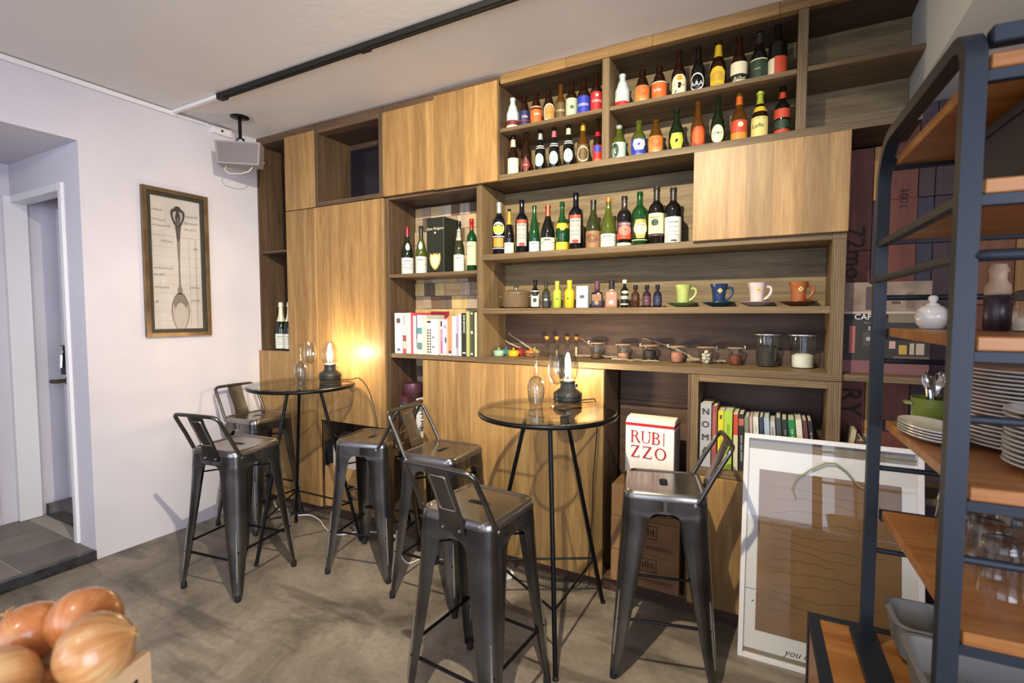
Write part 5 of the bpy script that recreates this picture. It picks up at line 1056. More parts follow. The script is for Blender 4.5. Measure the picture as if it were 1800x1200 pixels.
for strokes in ([(-.02, .205), (.018, .212)], [(0, .22), (-.004, .185), (-.026, .165)], [(.0, .19), (.02, .165)], [(-.022, .188), (-.01, .18)], [(.016, .2), (.026, .186)], [(-.012, .172), (.014, .176)], [(0, .17), (.004, .14)], [(-.014, .15), (.02, .156)], [(.0, .138), (.014, .132), (.01, .12)], [(-.008, .125), (.018, .128)], [(.004, .11), (.0, .09)], [(-.01, .104), (.016, .108)], [(-.006, .088), (.014, .09)], [(.006, .075), (.0, .05)], [(-.012, .062), (.016, .066)], [(-.008, .045), (.014, .05)]):
    mb.tube([(p + .004, -.0455, q) for p, q in strokes], [.0038] + [.0028] * (len(strokes) - 2) + [.0018], 5)
mb.build('calligraphy', INK, r)
r = thing('squat_jar', 'small dark jar behind the calligraphy box', 'jar', (1.49, .19, .6355), 0)
MB().lathe([(.03, 0), (.032, .003), (.032, .27), (.022, .285), (.022, .30)], 20).build('jar_body', mat('dark_jar', '#2a2526', .3), r); MB().lathe([(.024, .296), (.024, .315), (.021, .317)], 18).build('lid', mat('jar_lid', '#3c3436', .4), r)
# ================================================================= leaning white frame
# frame plane: bottom edge on the floor at y=-0.205, top against the cabinet
FW, FH = .615, .912
fr = thing('leaning_frame', 'large white picture frame leaning on the base cabinet, brown paper behind glass', 'picture frame', (3.312, -.205, .0), 0)
fr.rotation_euler = (R(-10.3), 0, R(.6))
W_ = mat('white_frame_paint', '#dedadb', .4)
mb = MB(); b_ = .019
mb.box(0, b_, 0, .024, 0, FH, .0012); mb.box(FW - b_, FW, 0, .024, 0, FH, .0012); mb.box(b_, FW - b_, 0, .024, 0, b_, .0012); mb.box(b_, FW - b_, 0, .024, FH - b_, FH, .0012)
mb.build('frame_moulding', W_, fr)
MB().box(b_, FW - b_, .017, .022, b_, FH - b_).build('backing_board', mat('grey_backing', '#8a7c6e', .8), fr, smooth=0)
mt = MB().box(b_, FW - b_, .0155, .0168, b_ + .018, FH - .062).build('white_mat', mat('mat_card', '#e8e2e2', .7), fr, smooth=0)
MB().box(.062, FW - .066, .0145, .0154, .112, .765).build('brown_paper', mat('kraft_sheet', '#8f6d4a', .8, var=(5, '#7f5f3f')), fr, smooth=0)
mb = MB(); rnd = random.Random(3)
for k in range(13):
    z0 = .2 + k * .041; x = .11; P = []
    while x < .5 * (.6 + .4 * ((k * 7) % 5) / 5) + .04: P.append((x, .0143, z0 + rnd.uniform(-.007, .007) + .012 * math.sin(x * 12 + k))); x += rnd.uniform(.012, .03)
    if len(P) > 2: mb.tube(P, .0008, 4)
mb.build('pencil_lines', mat('pencil_brown', '#5a4128', .9), fr, smooth=0)
flat_text('you might', .038, (.245, .0152, .058), (1, 0, .02), (0, 0, 1), INK, mt, shear=.4, world=False)
MB().box(b_, .06, .0150, .0154, .27, .2722).build('ruled_line', INK, mt, smooth=0); MB().box(.046, .054, .0150, .0154, .222, .227).build('ink_mark', INK, mt, smooth=0)
MB().box(b_, FW - b_, .010, .0122, b_, FH - b_).build('glass_pane', PANE, fr, smooth=0)
P = [(.20, .008, .66), (.185, .006, .70), (.20, .004, .745), (.25, .002, .79), (.30, .001, .822), (.335, .0, .825), (.37, .001, .80), (.41, .003, .75), (.445, .006, .735)]
MB().tube(P, .0035, 6).build('hanging_cord', mat('olive_cord', '#8f8a70', .7), fr, smooth=60)

# ================================================================= spoon picture on the left wall
pc = thing('spoon_picture', 'framed vintage spoon print in bronze frame on the white wall', 'picture', (.003, -.579, 1.27), 0)
Y0, Y1, Z0, Z1 = -.777, -.382, 1.27, 2.195
BRZ = mat('bronze_frame', '#857055', .3, .6, var=(8, '#66543f')); 
def ring_x(mb, x0, x1, y0, y1, z0, z1, w):
    mb.box(x0, x1, y0, y0 + w, z0, z1, .001); mb.box(x0, x1, y1 - w, y1, z0, z1, .001); mb.box(x0, x1, y0 + w, y1 - w, z0, z0 + w, .001); mb.box(x0, x1, y0 + w, y1 - w, z1 - w, z1, .001)
mb = MB(); ring_x(mb, .003, .028, Y0, Y1, Z0, Z1, .026); mb.build('frame_moulding', BRZ, pc, world=True)
mb = MB(); ring_x(mb, .003, .020, Y0 + .026, Y1 - .026, Z0 + .026, Z1 - .026, .022); mb.build('dark_fillet', mat('dark_green_fillet', '#37332a', .5), pc, world=True)
a0, a1, c0, c1 = Y0 + .048, Y1 - .048, Z0 + .048, Z1 - .048
pp = MB().box(.004, .008, a0, a1, c0, c1).build('print_paper', mat('aged_print_paper', '#ddd4d2', .7, var=(3, '#cfc5c2')), pc, world=True, smooth=0)
cy = (a0 + a1) / 2 + .012; X = .0085
def plate(poly, m, x0=.0081, x1=.0088, name='spoon_print'): MB().prism([(cy + p, q) for p, q in poly], x0, x1, 'x').build(name, m, pp, world=True, smooth=0)
DK = mat('print_dark', '#4a4341', .7); MD = mat('print_mid', '#857b77', .7); LT = mat('print_light', '#b8aeaa', .7)
hz = 2.04
crown = [(0, .062), (.014, .058), (.022, .045), (.036, .038), (.044, .02), (.042, -.005), (.034, -.03), (.026, -.05), (.016, -.068), (.018, -.08), (.014, -.095), (.012, -.13), (.008, -.16)]
plate([(p, hz + q) for p, q in crown] + [(-p, hz + q) for p, q in reversed(crown[1:])], DK)
for s in (-1, 1):
    plate([(s * .008, hz + .03), (s * .028, hz + .022), (s * .03, hz - .005), (s * .022, hz - .03), (s * .012, hz - .045), (s * .016, hz - .01)][::s], LT, .0088, .0092)
plate([(-.004, hz - .01), (.004, hz - .01), (.005, hz - .055), (-.005, hz - .055)], MD, .0088, .0092)
plate([(-.010, hz - .16), (.010, hz - .16), (.009, hz - .22), (.005, hz - .30), (.006, hz - .44), (.016, hz - .475), (.012, hz - .50), (-.012, hz - .50), (-.016, hz - .475), (-.006, hz - .44), (-.005, hz - .30), (-.009, hz - .22)], MD)
bz = hz - .615; bw, bh = .056, .125
egg = [(bw * math.sin(2 * math.pi * k / 32) * (1 - .12 * math.cos(2 * math.pi * k / 32) * -1 if math.cos(2 * math.pi * k / 32) < 0 else 1), bz + bh * math.cos(2 * math.pi * k / 32)) for k in range(32)]
plate(egg, DK); plate([(p * .93, bz + (q - bz) * .95 - .003) for p, q in egg], LT, .0088, .0092)
plate([(p * .80, bz + (q - bz) * .45 + .06) for p, q in egg], MD, .0092, .0096); plate([(p * .70, bz + (q - bz) * .72 - .03) for p, q in egg], mat('print_pale', '#c6bcb7', .7), .0096, .0099)
rnd = random.Random(8); mb = MB()
for zc, ya, yb in ((2.06, a0 + .01, a0 + .075), (2.0, a0 + .01, a0 + .09), (1.965, a0 + .01, a0 + .12), (2.045, a1 - .09, a1 - .01), (2.0, a1 - .1, a1 - .015), (1.96, a1 - .1, a1 - .02), (1.87, a0 + .06, a0 + .13), (1.84, a1 - .045, a1 - .015), (1.70, a0 + .012, a0 + .13), (1.66, a0 + .012, a0 + .08), (1.58, a0 + .012, a0 + .1), (1.585, a1 - .08, a1 - .01), (1.49, a0 + .012, a0 + .035), (1.50, a1 - .07, a1 - .015)):
    y = ya; P = []
    k = 0
    while y < yb: P.append((.0089, y, zc + (.009 if k % 2 else -.007) * rnd.uniform(.3, 1.2))); y += rnd.uniform(.004, .009); k += 1
    if len(P) > 2: mb.tube(P, .0014, 4)
mb.build('handwriting', INK, pp, world=True, smooth=0)
mb = MB(); mb.box(.0081, .0086, a0 + .005, a1 - .005, 1.905, 1.907)
for y in (a1 - .075, a1 - .035, a1 - .03): mb.box(.0081, .0086, y, y + .0014, c0 + .01, 1.90)
for k in range(9): mb.box(.0081, .0084, a0 + .005, a1 - .005, 1.37 + k * .058, 1.3708 + k * .058)
mb.build('ruled_lines', MD, pp, world=True, smooth=0)
MB().box(.012, .0135, Y0 + .026, Y1 - .026, Z0 + .026, Z1 - .026).build('glass_pane', PANE, pc, world=True, smooth=0)

# ================================================================= ceiling fittings
t = thing('light_track', 'long black lighting track on the ceiling', 'light track', (1.9, -.575, 2.655), 0)
MB().box(.53, 3.6, -.593, -.557, 2.672, 2.699, .002).build('rail', mat('black_track', '#1d1c1c', .5, .3), t, world=True)
MB().box(.53, 3.6, -.581, -.569, 2.668, 2.672).build('contact_slot', mat('track_slot', '#0d0d0e', .6), t, world=True, smooth=0)
MB().box(.50, .56, -.596, -.554, 2.664, 2.699, .003).build('end_cap', mat('black_track', '#1d1c1c', .5, .3), t, world=True)
MB().box(1.62, 1.68, -.595, -.555, 2.667, 2.671, .001).build('joint_cover', mat('black_track', '#1d1c1c', .5, .3), t, world=True)
t = thing('wall_trunking', 'white cable trunking along the top of the left wall', 'trunking', (.02, -1.2, 2.66), 0)
MB().box(.0015, .022, -2.9, -.555, 2.668, 2.694, .002).build('wall_run', WHITEP, t, world=True); MB().box(.0015, .499, -.587, -.563, 2.678, 2.699, .002).build('ceiling_run', WHITEP, t, world=True)
MB().box(.0015, .016, -.554, -.335, 2.672, 2.69, .002).build('wall_run', WHITEP, t, world=True)
MB().box(.0015, .03, -.335, -.2, 2.64, 2.69, .003).build('junction_box', WHITEP, t, world=True); MB().lathe([(.008, 0), (.008, .004)], 10, M=Matrix.Translation((.03, -.27, 2.665)) @ Matrix.Rotation(R(90), 4, 'Y')).build('knockout', INK, t, world=True)
s = thing('wall_speaker', 'grey speaker box hung from the ceiling in the corner', 'speaker', (.285, -.31, 2.38), R(40))
SPK = mat('speaker_case', '#8d8588', .5)
MB().prism([(-.125, .0), (.125, .0), (.135, .145), (-.135, .145)], -.06, .04, 'y').build('case', SPK, s)
MB().prism([(-.112, .012), (.112, .012), (.121, .133), (-.121, .133)], -.065, -.0601, 'y').build('grille', mat('speaker_grille', '#7c7477', .8, bump=.8, bscale=400), s)
MB().tube([(-.02, 0, .147), (-.02, 0, .175), (0, 0, .185), (.02, 0, .175), (.02, 0, .147)], .007, 8).build('yoke', BLACKM, s); MB().tube([(0, 0, .18), (0, 0, .31)], .011, 10).build('stem', BLACKM, s)
MB().lathe([(.056, .319), (.056, .314), (.045, .309), (.012, .305)], 26).build('ceiling_plate', BLACKM, s)
MB().tube([(-.09, .0, .002), (-.095, -.01, -.03), (-.07, -.01, -.05), (0, -.01, -.048), (.05, -.01, -.03), (.07, -.0, .002)], .003, 6).build('loose_wire', WHT_CORD, s, smooth=60)
for x, y, lk, lab in ((2.95, -1.8, (1.75, .1, 1.05), 'black ceiling spotlight aimed at the bottle shelves'), (2.6, -3.2, (.6, -.8, .9), 'unseen black ceiling spotlight behind the camera, aimed at the corner table')):
    t = thing('ceiling_spotlight', lab, 'spotlight', (x, y, 2.70), 0, 'ceiling spotlights')
    MB().lathe([(.045, -.001), (.045, -.018), (.012, -.02), (.012, -.05)], 20).build('mount', BLACKM, t)
    q = (Vector(lk) - Vector((x, y, 2.60))).to_track_quat('-Z', 'Y').to_matrix().to_4x4()
    MB().lathe([(.03, .07), (.04, .06), (.045, .005), (.05, .003), (.05, .06), (.035, .078), (.03, .079)], 24, cap0=False, cap1=False, M=Matrix.Translation((0, 0, -.10)) @ q).build('shade', BLACKM, t)

# ================================================================= cafe print in the right-hand bay
t = thing('cafe_canvas', 'faded canvas print of a cafe front standing on the right-hand shelf', 'picture', (3.81, .11, 1.1665), 0)
x0, x1, z0 = 3.667, 3.955, 1.1665; H_ = .375
MB().box(x0, x1, .1, .125, z0, z0 + H_, .001).build('canvas', mat('canvas_stone', '#a08d7c', .8, var=(14, '#7c6a60')), t, world=True)
def cp(a, b, c, d, col, lift=.0): MB().box(x0 + a * (x1 - x0), x0 + b * (x1 - x0), .0992 - lift, .0999 - lift, z0 + c * H_, z0 + d * H_).build('printed_area', mat('canvas_' + col, col, .8), t, world=True, smooth=0)
cp(0, 1, 0, .14, '#7d5356'); cp(0, 1, .14, .66, '#3a3638'); cp(0, .52, .60, .655, '#2a282b', .0008); cp(0, 1, .655, .68, '#b9a79a', .0006)
cp(.08, .15, .22, .52, '#a5665c', .0008); cp(.28, .37, .36, .40, '#a89e9c', .0008); cp(.24, .33, .30, .46, '#4c484b', .0006); cp(.26, .46, .70, .95, '#55494a', .0006); cp(.38, .45, .73, .93, '#8f8274', .0012)
cp(.72, .82, .72, .88, '#7a6858', .0006); cp(.56, .66, .76, .79, '#5c4c40', .0006); cp(.55, .62, .28, .36, '#c29a90', .0008); cp(.66, .75, .22, .32, '#b89a4a', .0008); cp(.78, .83, .22, .34, '#b7a690', .0008); cp(.85, .94, .22, .34, '#b7a690', .0008); cp(.53, 1, .56, .65, '#7d735c', .0008); cp(.6, 1, .14, .2, '#6b5750', .0006)
o = [c for c in t.children if c.name.startswith('canvas')][0]
flat_text('CAFE', .032, (x0 + .075, .0975, z0 + .232), (1, 0, 0), (0, 0, 1), paper('white'), o); flat_text('== = ==', .014, (x0 + .095, .0975, z0 + .208), (1, 0, 0), (0, 0, 1), paper('greylab'), o); flat_text('233', .02, (x0 + .1, .0975, z0 + .186), (1, 0, 0), (0, 0, 1), paper('white'), o)

# ================================================================= metal rack on its chest (rotated 2.5 deg)
RX, RY, RA = 3.68, -1.385, 2.5
WID, DEPR = 1.15, .566
rk = thing('metal_rack', 'blue-black metal rack with orange wooden shelves at the right edge', 'rack', (RX, RY, .53), R(RA))
Z_ = lambda z: z - .53
def side(x):
    P = [(x, 0, Z_(.545)), (x, 0, Z_(1.79))]
    for k in range(1, 6): a = R(90 * k / 5); P.append((x, .045 * (1 - math.cos(a)), Z_(1.79) + .045 * math.sin(a)))
    for k in range(0, 8): a = R(90 * k / 7); P.append((x, DEPR - .11 + .11 * math.sin(a), Z_(1.725) + .11 * math.cos(a)))
    P += [(x, DEPR, Z_(1.6)), (x, DEPR, Z_(.545))]
    return P
def sqtube(mb, pts, w, d):
    P = [Vector(p) for p in pts]; vs = []; fs = []
    n = len(P)
    for i in range(n):
        tn = (P[min(i + 1, n - 1)] - P[max(i - 1, 0)]).normalized(); u = Vector((1, 0, 0)); v = tn.cross(u).normalized()
        for a, b in ((-1, -1), (1, -1), (1, 1), (-1, 1)): vs.append(P[i] + u * a * w / 2 + v * b * d / 2)
    for i in range(n - 1):
        for k in range(4): fs.append((i * 4 + k, i * 4 + (k + 1) % 4, (i + 1) * 4 + (k + 1) % 4, (i + 1) * 4 + k))
    fs += [(0, 1, 2, 3)[::-1], tuple((n - 1) * 4 + k for k in range(4))]
    return mb.add(vs, fs)
for x in (0.0, WID): sqtube(MB(), side(x), .027, .024).build('side_frame', NAVYM, rk, smooth=50)
for y in (0.0, DEPR): sqtube(MB(), [(0, y, Z_(.545)), (0.001, y, Z_(.546))], .03, .03)
MB().box(.017, WID - .017, -.013, .013, Z_(1.81), Z_(1.836), .002).build('top_rail', NAVYM, rk)
SHV = [(1.80, 'top'), (1.615, 'second'), (1.375, 'third'), (1.139, 'fourth'), (.904, 'fifth')]
for z, nm in SHV:
    MB().box(.02, WID - .02, .0, DEPR - .02, Z_(z - .022), Z_(z), .002).build('shelf_board', RACKWOOD, rk)
    e = MB(); e.box(.017, WID - .017, DEPR - .02, DEPR - .001, Z_(z - .03), Z_(z - .002), .001); e.build('shelf_rail', NAVYM, rk)
    MB().box(.017, WID - .017, .001, .016, Z_(z - .04), Z_(z - .0225), .001).build('shelf_rail', NAVYM, rk)
for x in (0.0, WID):
    for z in (1.592,):
        MB().box(x - .009, x + .009, .013, DEPR - .013, Z_(z - .012), Z_(z + .004), .001).build('side_rung', NAVYM, rk)
for z in (1.498, 1.2465, 1.024): # guard rails along the front and the sides
    P = [(-.004, DEPR + .06 if z > 1.4 else DEPR - .02, Z_(z)), (-.004, .04, Z_(z))] + [(.03 - .034 * math.cos(R(90 * k / 5)), -.012 + .05 - .05 * math.sin(R(90 * k / 5)), Z_(z)) for k in range(6)] + [(WID - .02, -.012, Z_(z))]
    MB().tube(P if z > 1.4 else [(.01, -.004, Z_(z)), (WID - .01, -.004, Z_(z))], .009 if z > 1.4 else .007, 8).build('guard_rail', NAVYM, rk, smooth=60)
for z in (1.452, 1.01, 1.29, .79): MB().tube([(.01, DEPR, Z_(z)), (WID - .01, DEPR, Z_(z))], .007, 8).build('rear_rail', NAVYM, rk, smooth=60)
MB().box(-.03, .03, -.05, DEPR + .05, Z_(.5305), Z_(.545), .002).build('base_rail', NAVYM, rk); MB().box(WID - .03, WID + .03, -.05, DEPR + .05, Z_(.5305), Z_(.545), .002).build('base_rail', NAVYM, rk)
def rp(x, y, z):
    c, s_ = math.cos(R(RA)), math.sin(R(RA)); return (RX + c * x - s_ * y, RY + s_ * x + c * y, z)
# chest below
ch = thing('low_chest', 'low wooden chest with black steel edges carrying the metal rack', 'chest', rp(0, 0, 0), R(RA))
cx0, cx1, cy0, cy1, cz = -.125, WID + .12, -.12, .668, .5295
MB().box(cx0 + .004, cx1 - .004, cy0 + .004, cy1 - .004, .02, cz - .002, .001).build('chest_body', RACKWOOD, ch)
mb = MB(); e = .028
for x in (cx0, cx1 - e): mb.box(x, x + e, cy0, cy1, cz - .022, cz, .001); mb.box(x, x + e, cy0, cy0 + e, 0, cz - .022, .001); mb.box(x, x + e, cy1 - e, cy1, 0, cz - .022, .001)
for y in (cy0, cy1 - e): mb.box(cx0 + e, cx1 - e, y, y + e, cz - .022, cz, .001)
mb.build('steel_edging', NAVYM, ch)
for k in range(4): MB().box(cx0 + e + k * .288, cx0 + e + (k + 1) * .288 - .003, cy0 - .002, cy0 + .004, .06, cz - .03, .001).build('front_board', RACKWOOD, ch)
# things on the rack
CER = mat('white_ceramic', '#dcd6cd', .2, coat=.4)
t = thing('garlic_pot', 'round white ceramic pot shaped like a garlic bulb on the rack', 'pot', rp(.088, .48, 1.3755), 0)
MB().lathe([(.014, 0), (.022, .001), (.030, .012), (.0335, .026), (.031, .042), (.022, .052), (.014, .055), (.012, .058)], 28).build('pot_body', CER, t); MB().lathe([(.012, .058), (.006, .062), (.009, .068), (.0095, .073), (.006, .078), (.001, .079)], 18).build('lid_knob', CER, t)
MB().lathe([(.016, 0), (.011, .01), (.006, .022), (.002, .03)], 14, M=Matrix.Translation((.028, 0, .03)) @ Matrix.Rotation(R(80), 4, 'Y')).build('spout', CER, t)
t = thing('sauce_bottle', 'small hot sauce bottle with red cap and green neck band on the rack', 'bottle', rp(.128, .44, 1.3755), 0)
MB().lathe([(.013, 0), (.015, .002), (.015, .055), (.012, .066), (.007, .074), (.0065, .095)], 18).build('glass_body', mat('sauce_glass', '#a3704a', .1, 0, .3), t); MB().lathe([(.0078, .094), (.0078, .112), (.006, .113)], 14).build('cap', paper('red'), t); MB().lathe([(.0072, .078), (.0072, .094)], 14, cap0=False, cap1=False).build('neck_band', mat('green_band', '#2f6b4a', .5), t)
MB().lathe([(.0154, .014), (.0154, .048)], 18, cap0=False, cap1=False).build('paper_label', paper('beige'), t)
t = thing('spice_grinder', 'spice grinder with pale wooden top behind the upright', 'grinder', rp(.175, .40, 1.3755), 0)
MB().lathe([(.02, 0), (.022, .003), (.022, .07), (.019, .075)], 18).build('glass_body', mat('spice_fill', '#3a2a30', .3), t); MB().lathe([(.02, .075), (.022, .078), (.021, .095), (.014, .105), (.014, .12), (.017, .126), (.012, .14), (.001, .142)], 18).build('grinder_top', mat('grinder_wood', '#b3957a', .5), t)
t = thing('sugar_shaker', 'glass jar of white sugar with dark lid on the rack', 'jar', rp(.205, .30, 1.3755), 0)
MB().lathe([(.034, .001), (.038, 0), (.040, .004), (.0385, .054), (.036, .060)], 30, cap1=False).build('glass_body', GLASS, t, smooth=60); MB().lathe([(.0372, .060), (.038, .061), (.037, .078), (.03, .081), (.002, .082)], 30).build('lid', mat('dark_lid', '#3a3538', .4), t); MB().lathe([(.034, .003), (.0365, .003), (.0365, .022), (.02, .034), (.001, .036)], 26, cap1=False).build('sugar', mat('sugar_white', '#e4dfcb', .9, bump=.4, bscale=200), t)
# green pot of teaspoons
t = thing('green_pot', 'olive green enamel pot full of teaspoons on the rack', 'pot', rp(.105, .505, 1.1395), 0)
MB().lathe([(.036, 0), (.041, .003), (.043, .01), (.0445, .066), (.046, .07), (.043, .07), (.041, .012), (.002, .01)], 30, cap1=False).build('pot_body', mat('olive_enamel', '#75843a', .25, coat=.4), t)
for s in (-1, 1): MB().tube([(s * .043, -.012, .055), (s * .056, -.01, .056), (s * .056, .01, .056), (s * .043, .012, .055)], .004, 6).build('handle', mat('olive_enamel', '#75843a', .25), t)
def spoon_mesh():
    mb = MB(); vs = []; fs = []
    rows = [(-.0, .003), (.04, .0032), (.075, .003), (.082, .006), (.09, .0105), (.1, .0125), (.11, .0115), (.118, .007), (.121, .002)]
    for off in (0, .0012):
        for z, w in rows:
            bowl = max(0, 1 - abs(z - .1) / .022)
            for k in range(5): u = k / 2 - 1; vs.append((u * w, off + .006 * bowl * (1 - u * u), z))
    n = len(rows)
    for L_ in range(2):
        for i in range(n - 1):
            for k in range(4): b = L_ * n * 5; fs.append((b + i * 5 + k, b + i * 5 + k + 1, b + (i + 1) * 5 + k + 1, b + (i + 1) * 5 + k))
    for i in range(n - 1):
        for k in (0, 4): fs.append((i * 5 + k, (i + 1) * 5 + k, n * 5 + (i + 1) * 5 + k, n * 5 + i * 5 + k))
    return mb.add(vs, fs)
sp0 = None; rnd = random.Random(2)
for k in range(16):
    a = k * 2.399; rr = .006 + .020 * math.sqrt(k / 16)
    loc = rp(.105 + rr * .55 * math.cos(a), .505 + rr * .55 * math.sin(a), 1.1515)
    if sp0 is None: o = sp0 = spoon_mesh().build('teaspoon', CHROME, loc=(0, 0, 0), smooth=70)
    else: o = sp0.copy(); COL.objects.link(o)
    o.location = loc; o.rotation_euler = (-.22 * math.sin(a) * (.3 + k / 20), .22 * math.cos(a) * (.3 + k / 20), rnd.uniform(0, 6.28))
    tag(o, 'steel teaspoon standing bowl up in the olive green pot', 'spoon', 'teaspoons in the green pot')
# plates
def plate_mb(r, sy=1.0): return MB().lathe([(r * .45, 0), (r * .5, .001), (r * .62, .003), (r * .8, .007), (r, .0125), (r * .995, .0145), (r * .8, .009), (r * .6, .0055), (r * .3, .004), (.001, .004)], 44, cap1=False, sy=sy)
ORD = ['first', 'second', 'third', 'fourth', 'fifth', 'sixth', 'seventh', 'eighth', 'ninth', 'tenth', 'eleventh', 'twelfth', 'thirteenth', 'fourteenth', 'fifteenth', 'sixteenth', 'seventeenth', 'eighteenth', 'nineteenth', 'twentieth']
def stack(n, x, y, z, r, dz, lab, grp, sy=1.0, rot=0.0):
    p0 = None
    for k in range(n):
        if p0 is None: o = p0 = plate_mb(r, sy).build('dinner_plate', CER, loc=(0, 0, 0), smooth=50)
        else: o = p0.copy(); COL.objects.link(o)
        p = rp(x + .0015 * math.sin(k * 2.3), y + .0015 * math.cos(k * 1.7), z + k * dz); o.location = p; o.rotation_euler = (0, 0, rot); tag(o, lab % ORD[n - 1 - k], 'plate', grp)
stack(20, .235, .33, 1.1395, .128, .0078, 'white dinner plate, %s from the top of the tall rear stack', 'rear stack of plates')
stack(12, .225, .06 + .09, 1.1395, .112, .0082, 'white side plate, %s from the top of the shorter front stack', 'front stack of plates')
p0 = None
for k in range(4):
    o = plate_mb(.098, .6).build('oval_dish', CER, loc=(0, 0, 0), smooth=50) if p0 is None else p0.copy()
    if p0 is None: p0 = o
    else: COL.objects.link(o)
    o.location = rp(.058, .352, 1.1397 + k * .0062); o.rotation_euler = (0, 0, R(100)); tag(o, 'white oval dish before the green pot, %s from the top' % ORD[3 - k], 'plate', 'oval dishes on the rack'); o.scale = (1, .8, 1)
# tumblers upside down on the fifth shelf
g0 = None
for k in range(12):
    i, j = k % 3, k // 3
    if g0 is None: o = g0 = MB().lathe([(.036, 0), (.0355, .001), (.034, .03), (.0355, .04), (.032, .072), (.033, .078), (.029, .098), (.026, .1), (.001, .1)], 22, cap0=False, cap1=False).build('tumbler', GLASS, loc=(0, 0, 0), smooth=60)
    else: o = g0.copy(); COL.objects.link(o)
    o.location = rp(.125 + i * .084 + .01 * (j % 2), .175 + j * .088, .9045); tag(o, 'clear upside-down tumbler, %s from the upright in the %s row of glasses' % (ORD[i], ('front', 'second', 'third', 'rear')[j]), 'glass', 'upside-down tumblers on the rack')
# cutlery trays on the chest top inside the rack
TR = mat('grey_plastic', '#75726c', .45)
for y0, dd, lab in ((.57, .08, 'rear grey plastic cutlery tray at the bottom of the rack'), (.31, .168, 'front grey plastic cutlery tray at the bottom of the rack')):
    t = thing('cutlery_tray', lab, 'tray', rp(.235, y0, .5455), R(RA), 'grey cutlery trays')
    w, d, h = .19, dd, .085
    L = [rsq(w * .9, d * .9, .03, 0), rsq(w * .97, d * .97, .035, h), rsq(w, d, .04, h), rsq(w, d, .04, h + .004), rsq(w * .93, d * .93, .03, h + .004), rsq(w * .86, d * .86, .026, .004)]
    MB().loops(L, True, True).build('tray_body', TR, t, smooth=40)
    L_ = dd * .72
    for q in range(9):
        x = -.13 + q * .029; z = .012 + (q % 3) * .005
        mb = MB(); mb.tube([(x, -L_, z), (x + .006, 0, z + .004), (x + .008, L_ * .5, z + .004)], [.0038, .003, .005], 6); mb.box(x + .001, x + .017, L_ * .5, L_ * .95, z + .003, z + .006, .001)
        o = mb.build('table_knife', CHROME, smooth=50); o.location = rp(.235, y0, .5505); o.rotation_euler = (0, 0, R(RA))
        tag(o, 'steel table knife, %s from the left in the %s cutlery tray' % (ORD[q], lab.split()[0]), 'cutlery', 'cutlery in the trays')
# dark storage boxes between the upper shelves
for x, w, c, lab in ((.10, .30, '#1b1d2b', 'dark navy storage box on the second rack shelf'), (.42, .3, '#232029', 'black storage box on the second rack shelf')):
    t = thing('storage_box', lab, 'box', rp(x + w / 2, .24, 1.6155), R(RA))
    MB().box(-w / 2, w / 2, -.17, .17, 0, .13, .004).build('box_body', mat('box_' + c, c, .6), t); MB().box(-w / 2 - .003, w / 2 + .003, -.173, .173, .13, .148, .003).build('lid', mat('box_' + c, c, .6), t)

# ================================================================= onion crate in the foreground, on a counter
ct = thing('counter', 'wooden counter carrying the crate of onions beside the camera', 'counter', (2.35, -2.42, 0), R(14))
MB().box(-.42, .36, -.42, .26, .80, .84, .003).build('counter_top', RACKWOOD, ct)
for x in (-.38, .30):
    for y in (-.38, .2): MB().box(x, x + .05, y, y + .05, 0, .80, .002).build('leg', RACKWOOD, ct)
cr = thing('onion_crate', 'small pine crate of onions at the lower left corner', 'crate', (2.735, -2.078, .8405), R(15))
CH_ = .14
def cb(name, *a, m=PINE): MB().box(*a, .0015).build(name, m, cr)
cb('end_board', -.013, 0, -.34, 0, .001, CH_, m=PINEY); cb('end_board', -.45, -.437, -.34, 0, .001, CH_, m=PINEY)
cb('side_board', -.437, -.013, -.012, 0, .001, CH_ - .002); cb('side_board', -.437, -.013, -.34, -.328, .001, CH_ - .002); cb('bottom_board', -.437, -.013, -.328, -.012, .001, .012)
for y in (-.01, -.33): MB().lathe([(.003, 0), (.003, .0008)], 8, M=Matrix.Translation((0, y - .012 if y > -.1 else y + .012, .115)) @ Matrix.Rotation(R(90), 4, 'Y')).build('nail', mat('nail', '#3a2a1c', .5, .6), cr)
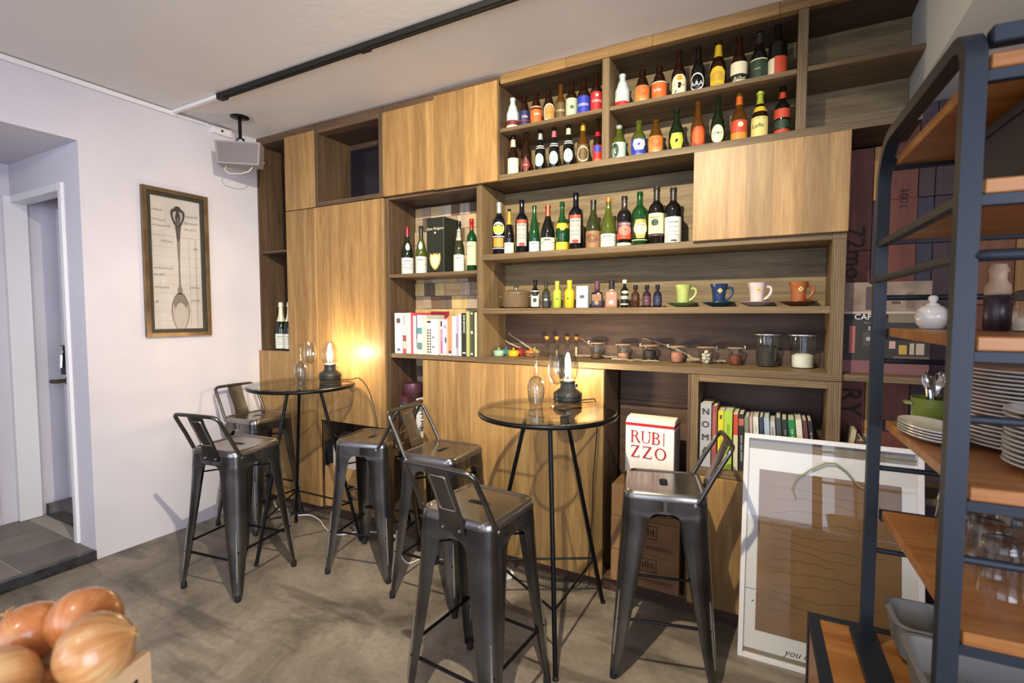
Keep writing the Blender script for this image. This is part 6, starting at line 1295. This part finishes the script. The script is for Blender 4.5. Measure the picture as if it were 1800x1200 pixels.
def onion_mat(name, a, b, c):
    m, nt, bs = newmat(name); N = nt.nodes.new; L = nt.links.new; tc = N('ShaderNodeTexCoord')
    sx = N('ShaderNodeSeparateXYZ'); L(tc.outputs['Object'], sx.inputs[0]); at = N('ShaderNodeMath'); at.operation = 'ARCTAN2'; L(sx.outputs[1], at.inputs[0]); L(sx.outputs[0], at.inputs[1])
    cm = N('ShaderNodeCombineXYZ'); L(at.outputs[0], cm.inputs[0]); zz_ = N('ShaderNodeMath'); zz_.operation = 'MULTIPLY'; zz_.inputs[1].default_value = 3.0; L(sx.outputs[2], zz_.inputs[0]); L(zz_.outputs[0], cm.inputs[2])
    n = N('ShaderNodeTexNoise'); n.inputs['Scale'].default_value = 4; n.inputs['Detail'].default_value = 6; L(cm.outputs[0], n.inputs['Vector'])
    n2 = N('ShaderNodeTexNoise'); n2.inputs['Scale'].default_value = 22; L(tc.outputs['Object'], n2.inputs['Vector'])
    ad = N('ShaderNodeMath'); ad.operation = 'MULTIPLY_ADD'; ad.inputs[1].default_value = .5; L(n2.outputs['Fac'], ad.inputs[0]); hf = N('ShaderNodeMath'); hf.operation = 'MULTIPLY'; hf.inputs[1].default_value = .5; L(n.outputs['Fac'], hf.inputs[0]); L(hf.outputs[0], ad.inputs[2])
    r = N('ShaderNodeValToRGB'); e = r.color_ramp.elements; e[0].position = .36; e[0].color = (*lin(a), 1); e[1].position = .66; e[1].color = (*lin(c), 1); x = e.new(.5); x.color = (*lin(b), 1)
    L(ad.outputs[0], r.inputs['Fac']); L(r.outputs['Color'], bs.inputs['Base Color']); bs.inputs['Roughness'].default_value = .28; bs.inputs['Coat Weight'].default_value = .25
    return m
ONA = onion_mat('onion_skin', '#a8602e', '#c67a40', '#d99a62'); ONB = onion_mat('onion_skin_pale', '#b5763f', '#c98f56', '#d8b67c')
def onion(px, py, pz, r, tilt, m, lab):
    t = thing('onion', lab, 'onion', (px, py, pz), 0, 'onions in the crate'); t.rotation_euler = tilt
    pf = [(.05, -.80), (.14, -.80), (.45, -.72), (.78, -.48), (.96, -.15), (1.0, .12), (.92, .42), (.70, .70), (.45, .86), (.22, .95), (.12, .99), (.09, 1.03)]
    MB().lathe([(a * r, b * r) for a, b in pf], 30).build('bulb', m, t, smooth=70)
    mb = MB()
    for k in range(5): a = k * 1.3; mb.tube([(.05 * r * math.cos(a), .05 * r * math.sin(a), 1.0 * r), (.1 * r * math.cos(a), .1 * r * math.sin(a), 1.06 * r), (.22 * r * math.cos(a), .22 * r * math.sin(a), (1.05 + .02 * k) * r)], [.05 * r, .04 * r, .01 * r], 5)
    mb.build('dry_top', mat('dry_onion_skin', '#b59058', .8), t)
onion(2.712, -2.130, 1.004, .044, (R(-25), R(68), R(25)), ONB, 'pale yellow-brown onion at the near right corner of the crate')
onion(2.632, -2.108, 1.004, .043, (R(-35), R(-70), R(-15)), ONA, 'orange-brown onion at the back of the crate')
onion(2.566, -2.140, .985, .041, (R(20), R(-40), 0), ONA, 'orange onion at the far left of the crate')
onion(2.640, -2.190, .975, .043, (R(70), R(10), 0), ONB, 'brown onion at the lower left edge of the picture')
onion(2.706, -2.222, .965, .040, (R(30), R(60), 0), ONA, 'small onion at the bottom edge of the picture')
onion(2.55, -2.235, .945, .045, (R(10), R(30), 0), ONA, 'onion deep in the crate behind the brown one')
for k, (x, y) in enumerate(((2.67, -2.14), (2.585, -2.15), (2.65, -2.24), (2.50, -2.19))):
    onion(x, y, .908, .042, (R(20 * k), R(15), 0), ONA if k % 2 else ONB, 'onion at the bottom of the pine crate, %s layer piece' % ('near right', 'back', 'near left', 'far left')[k])
bpy.context.view_layer.update()
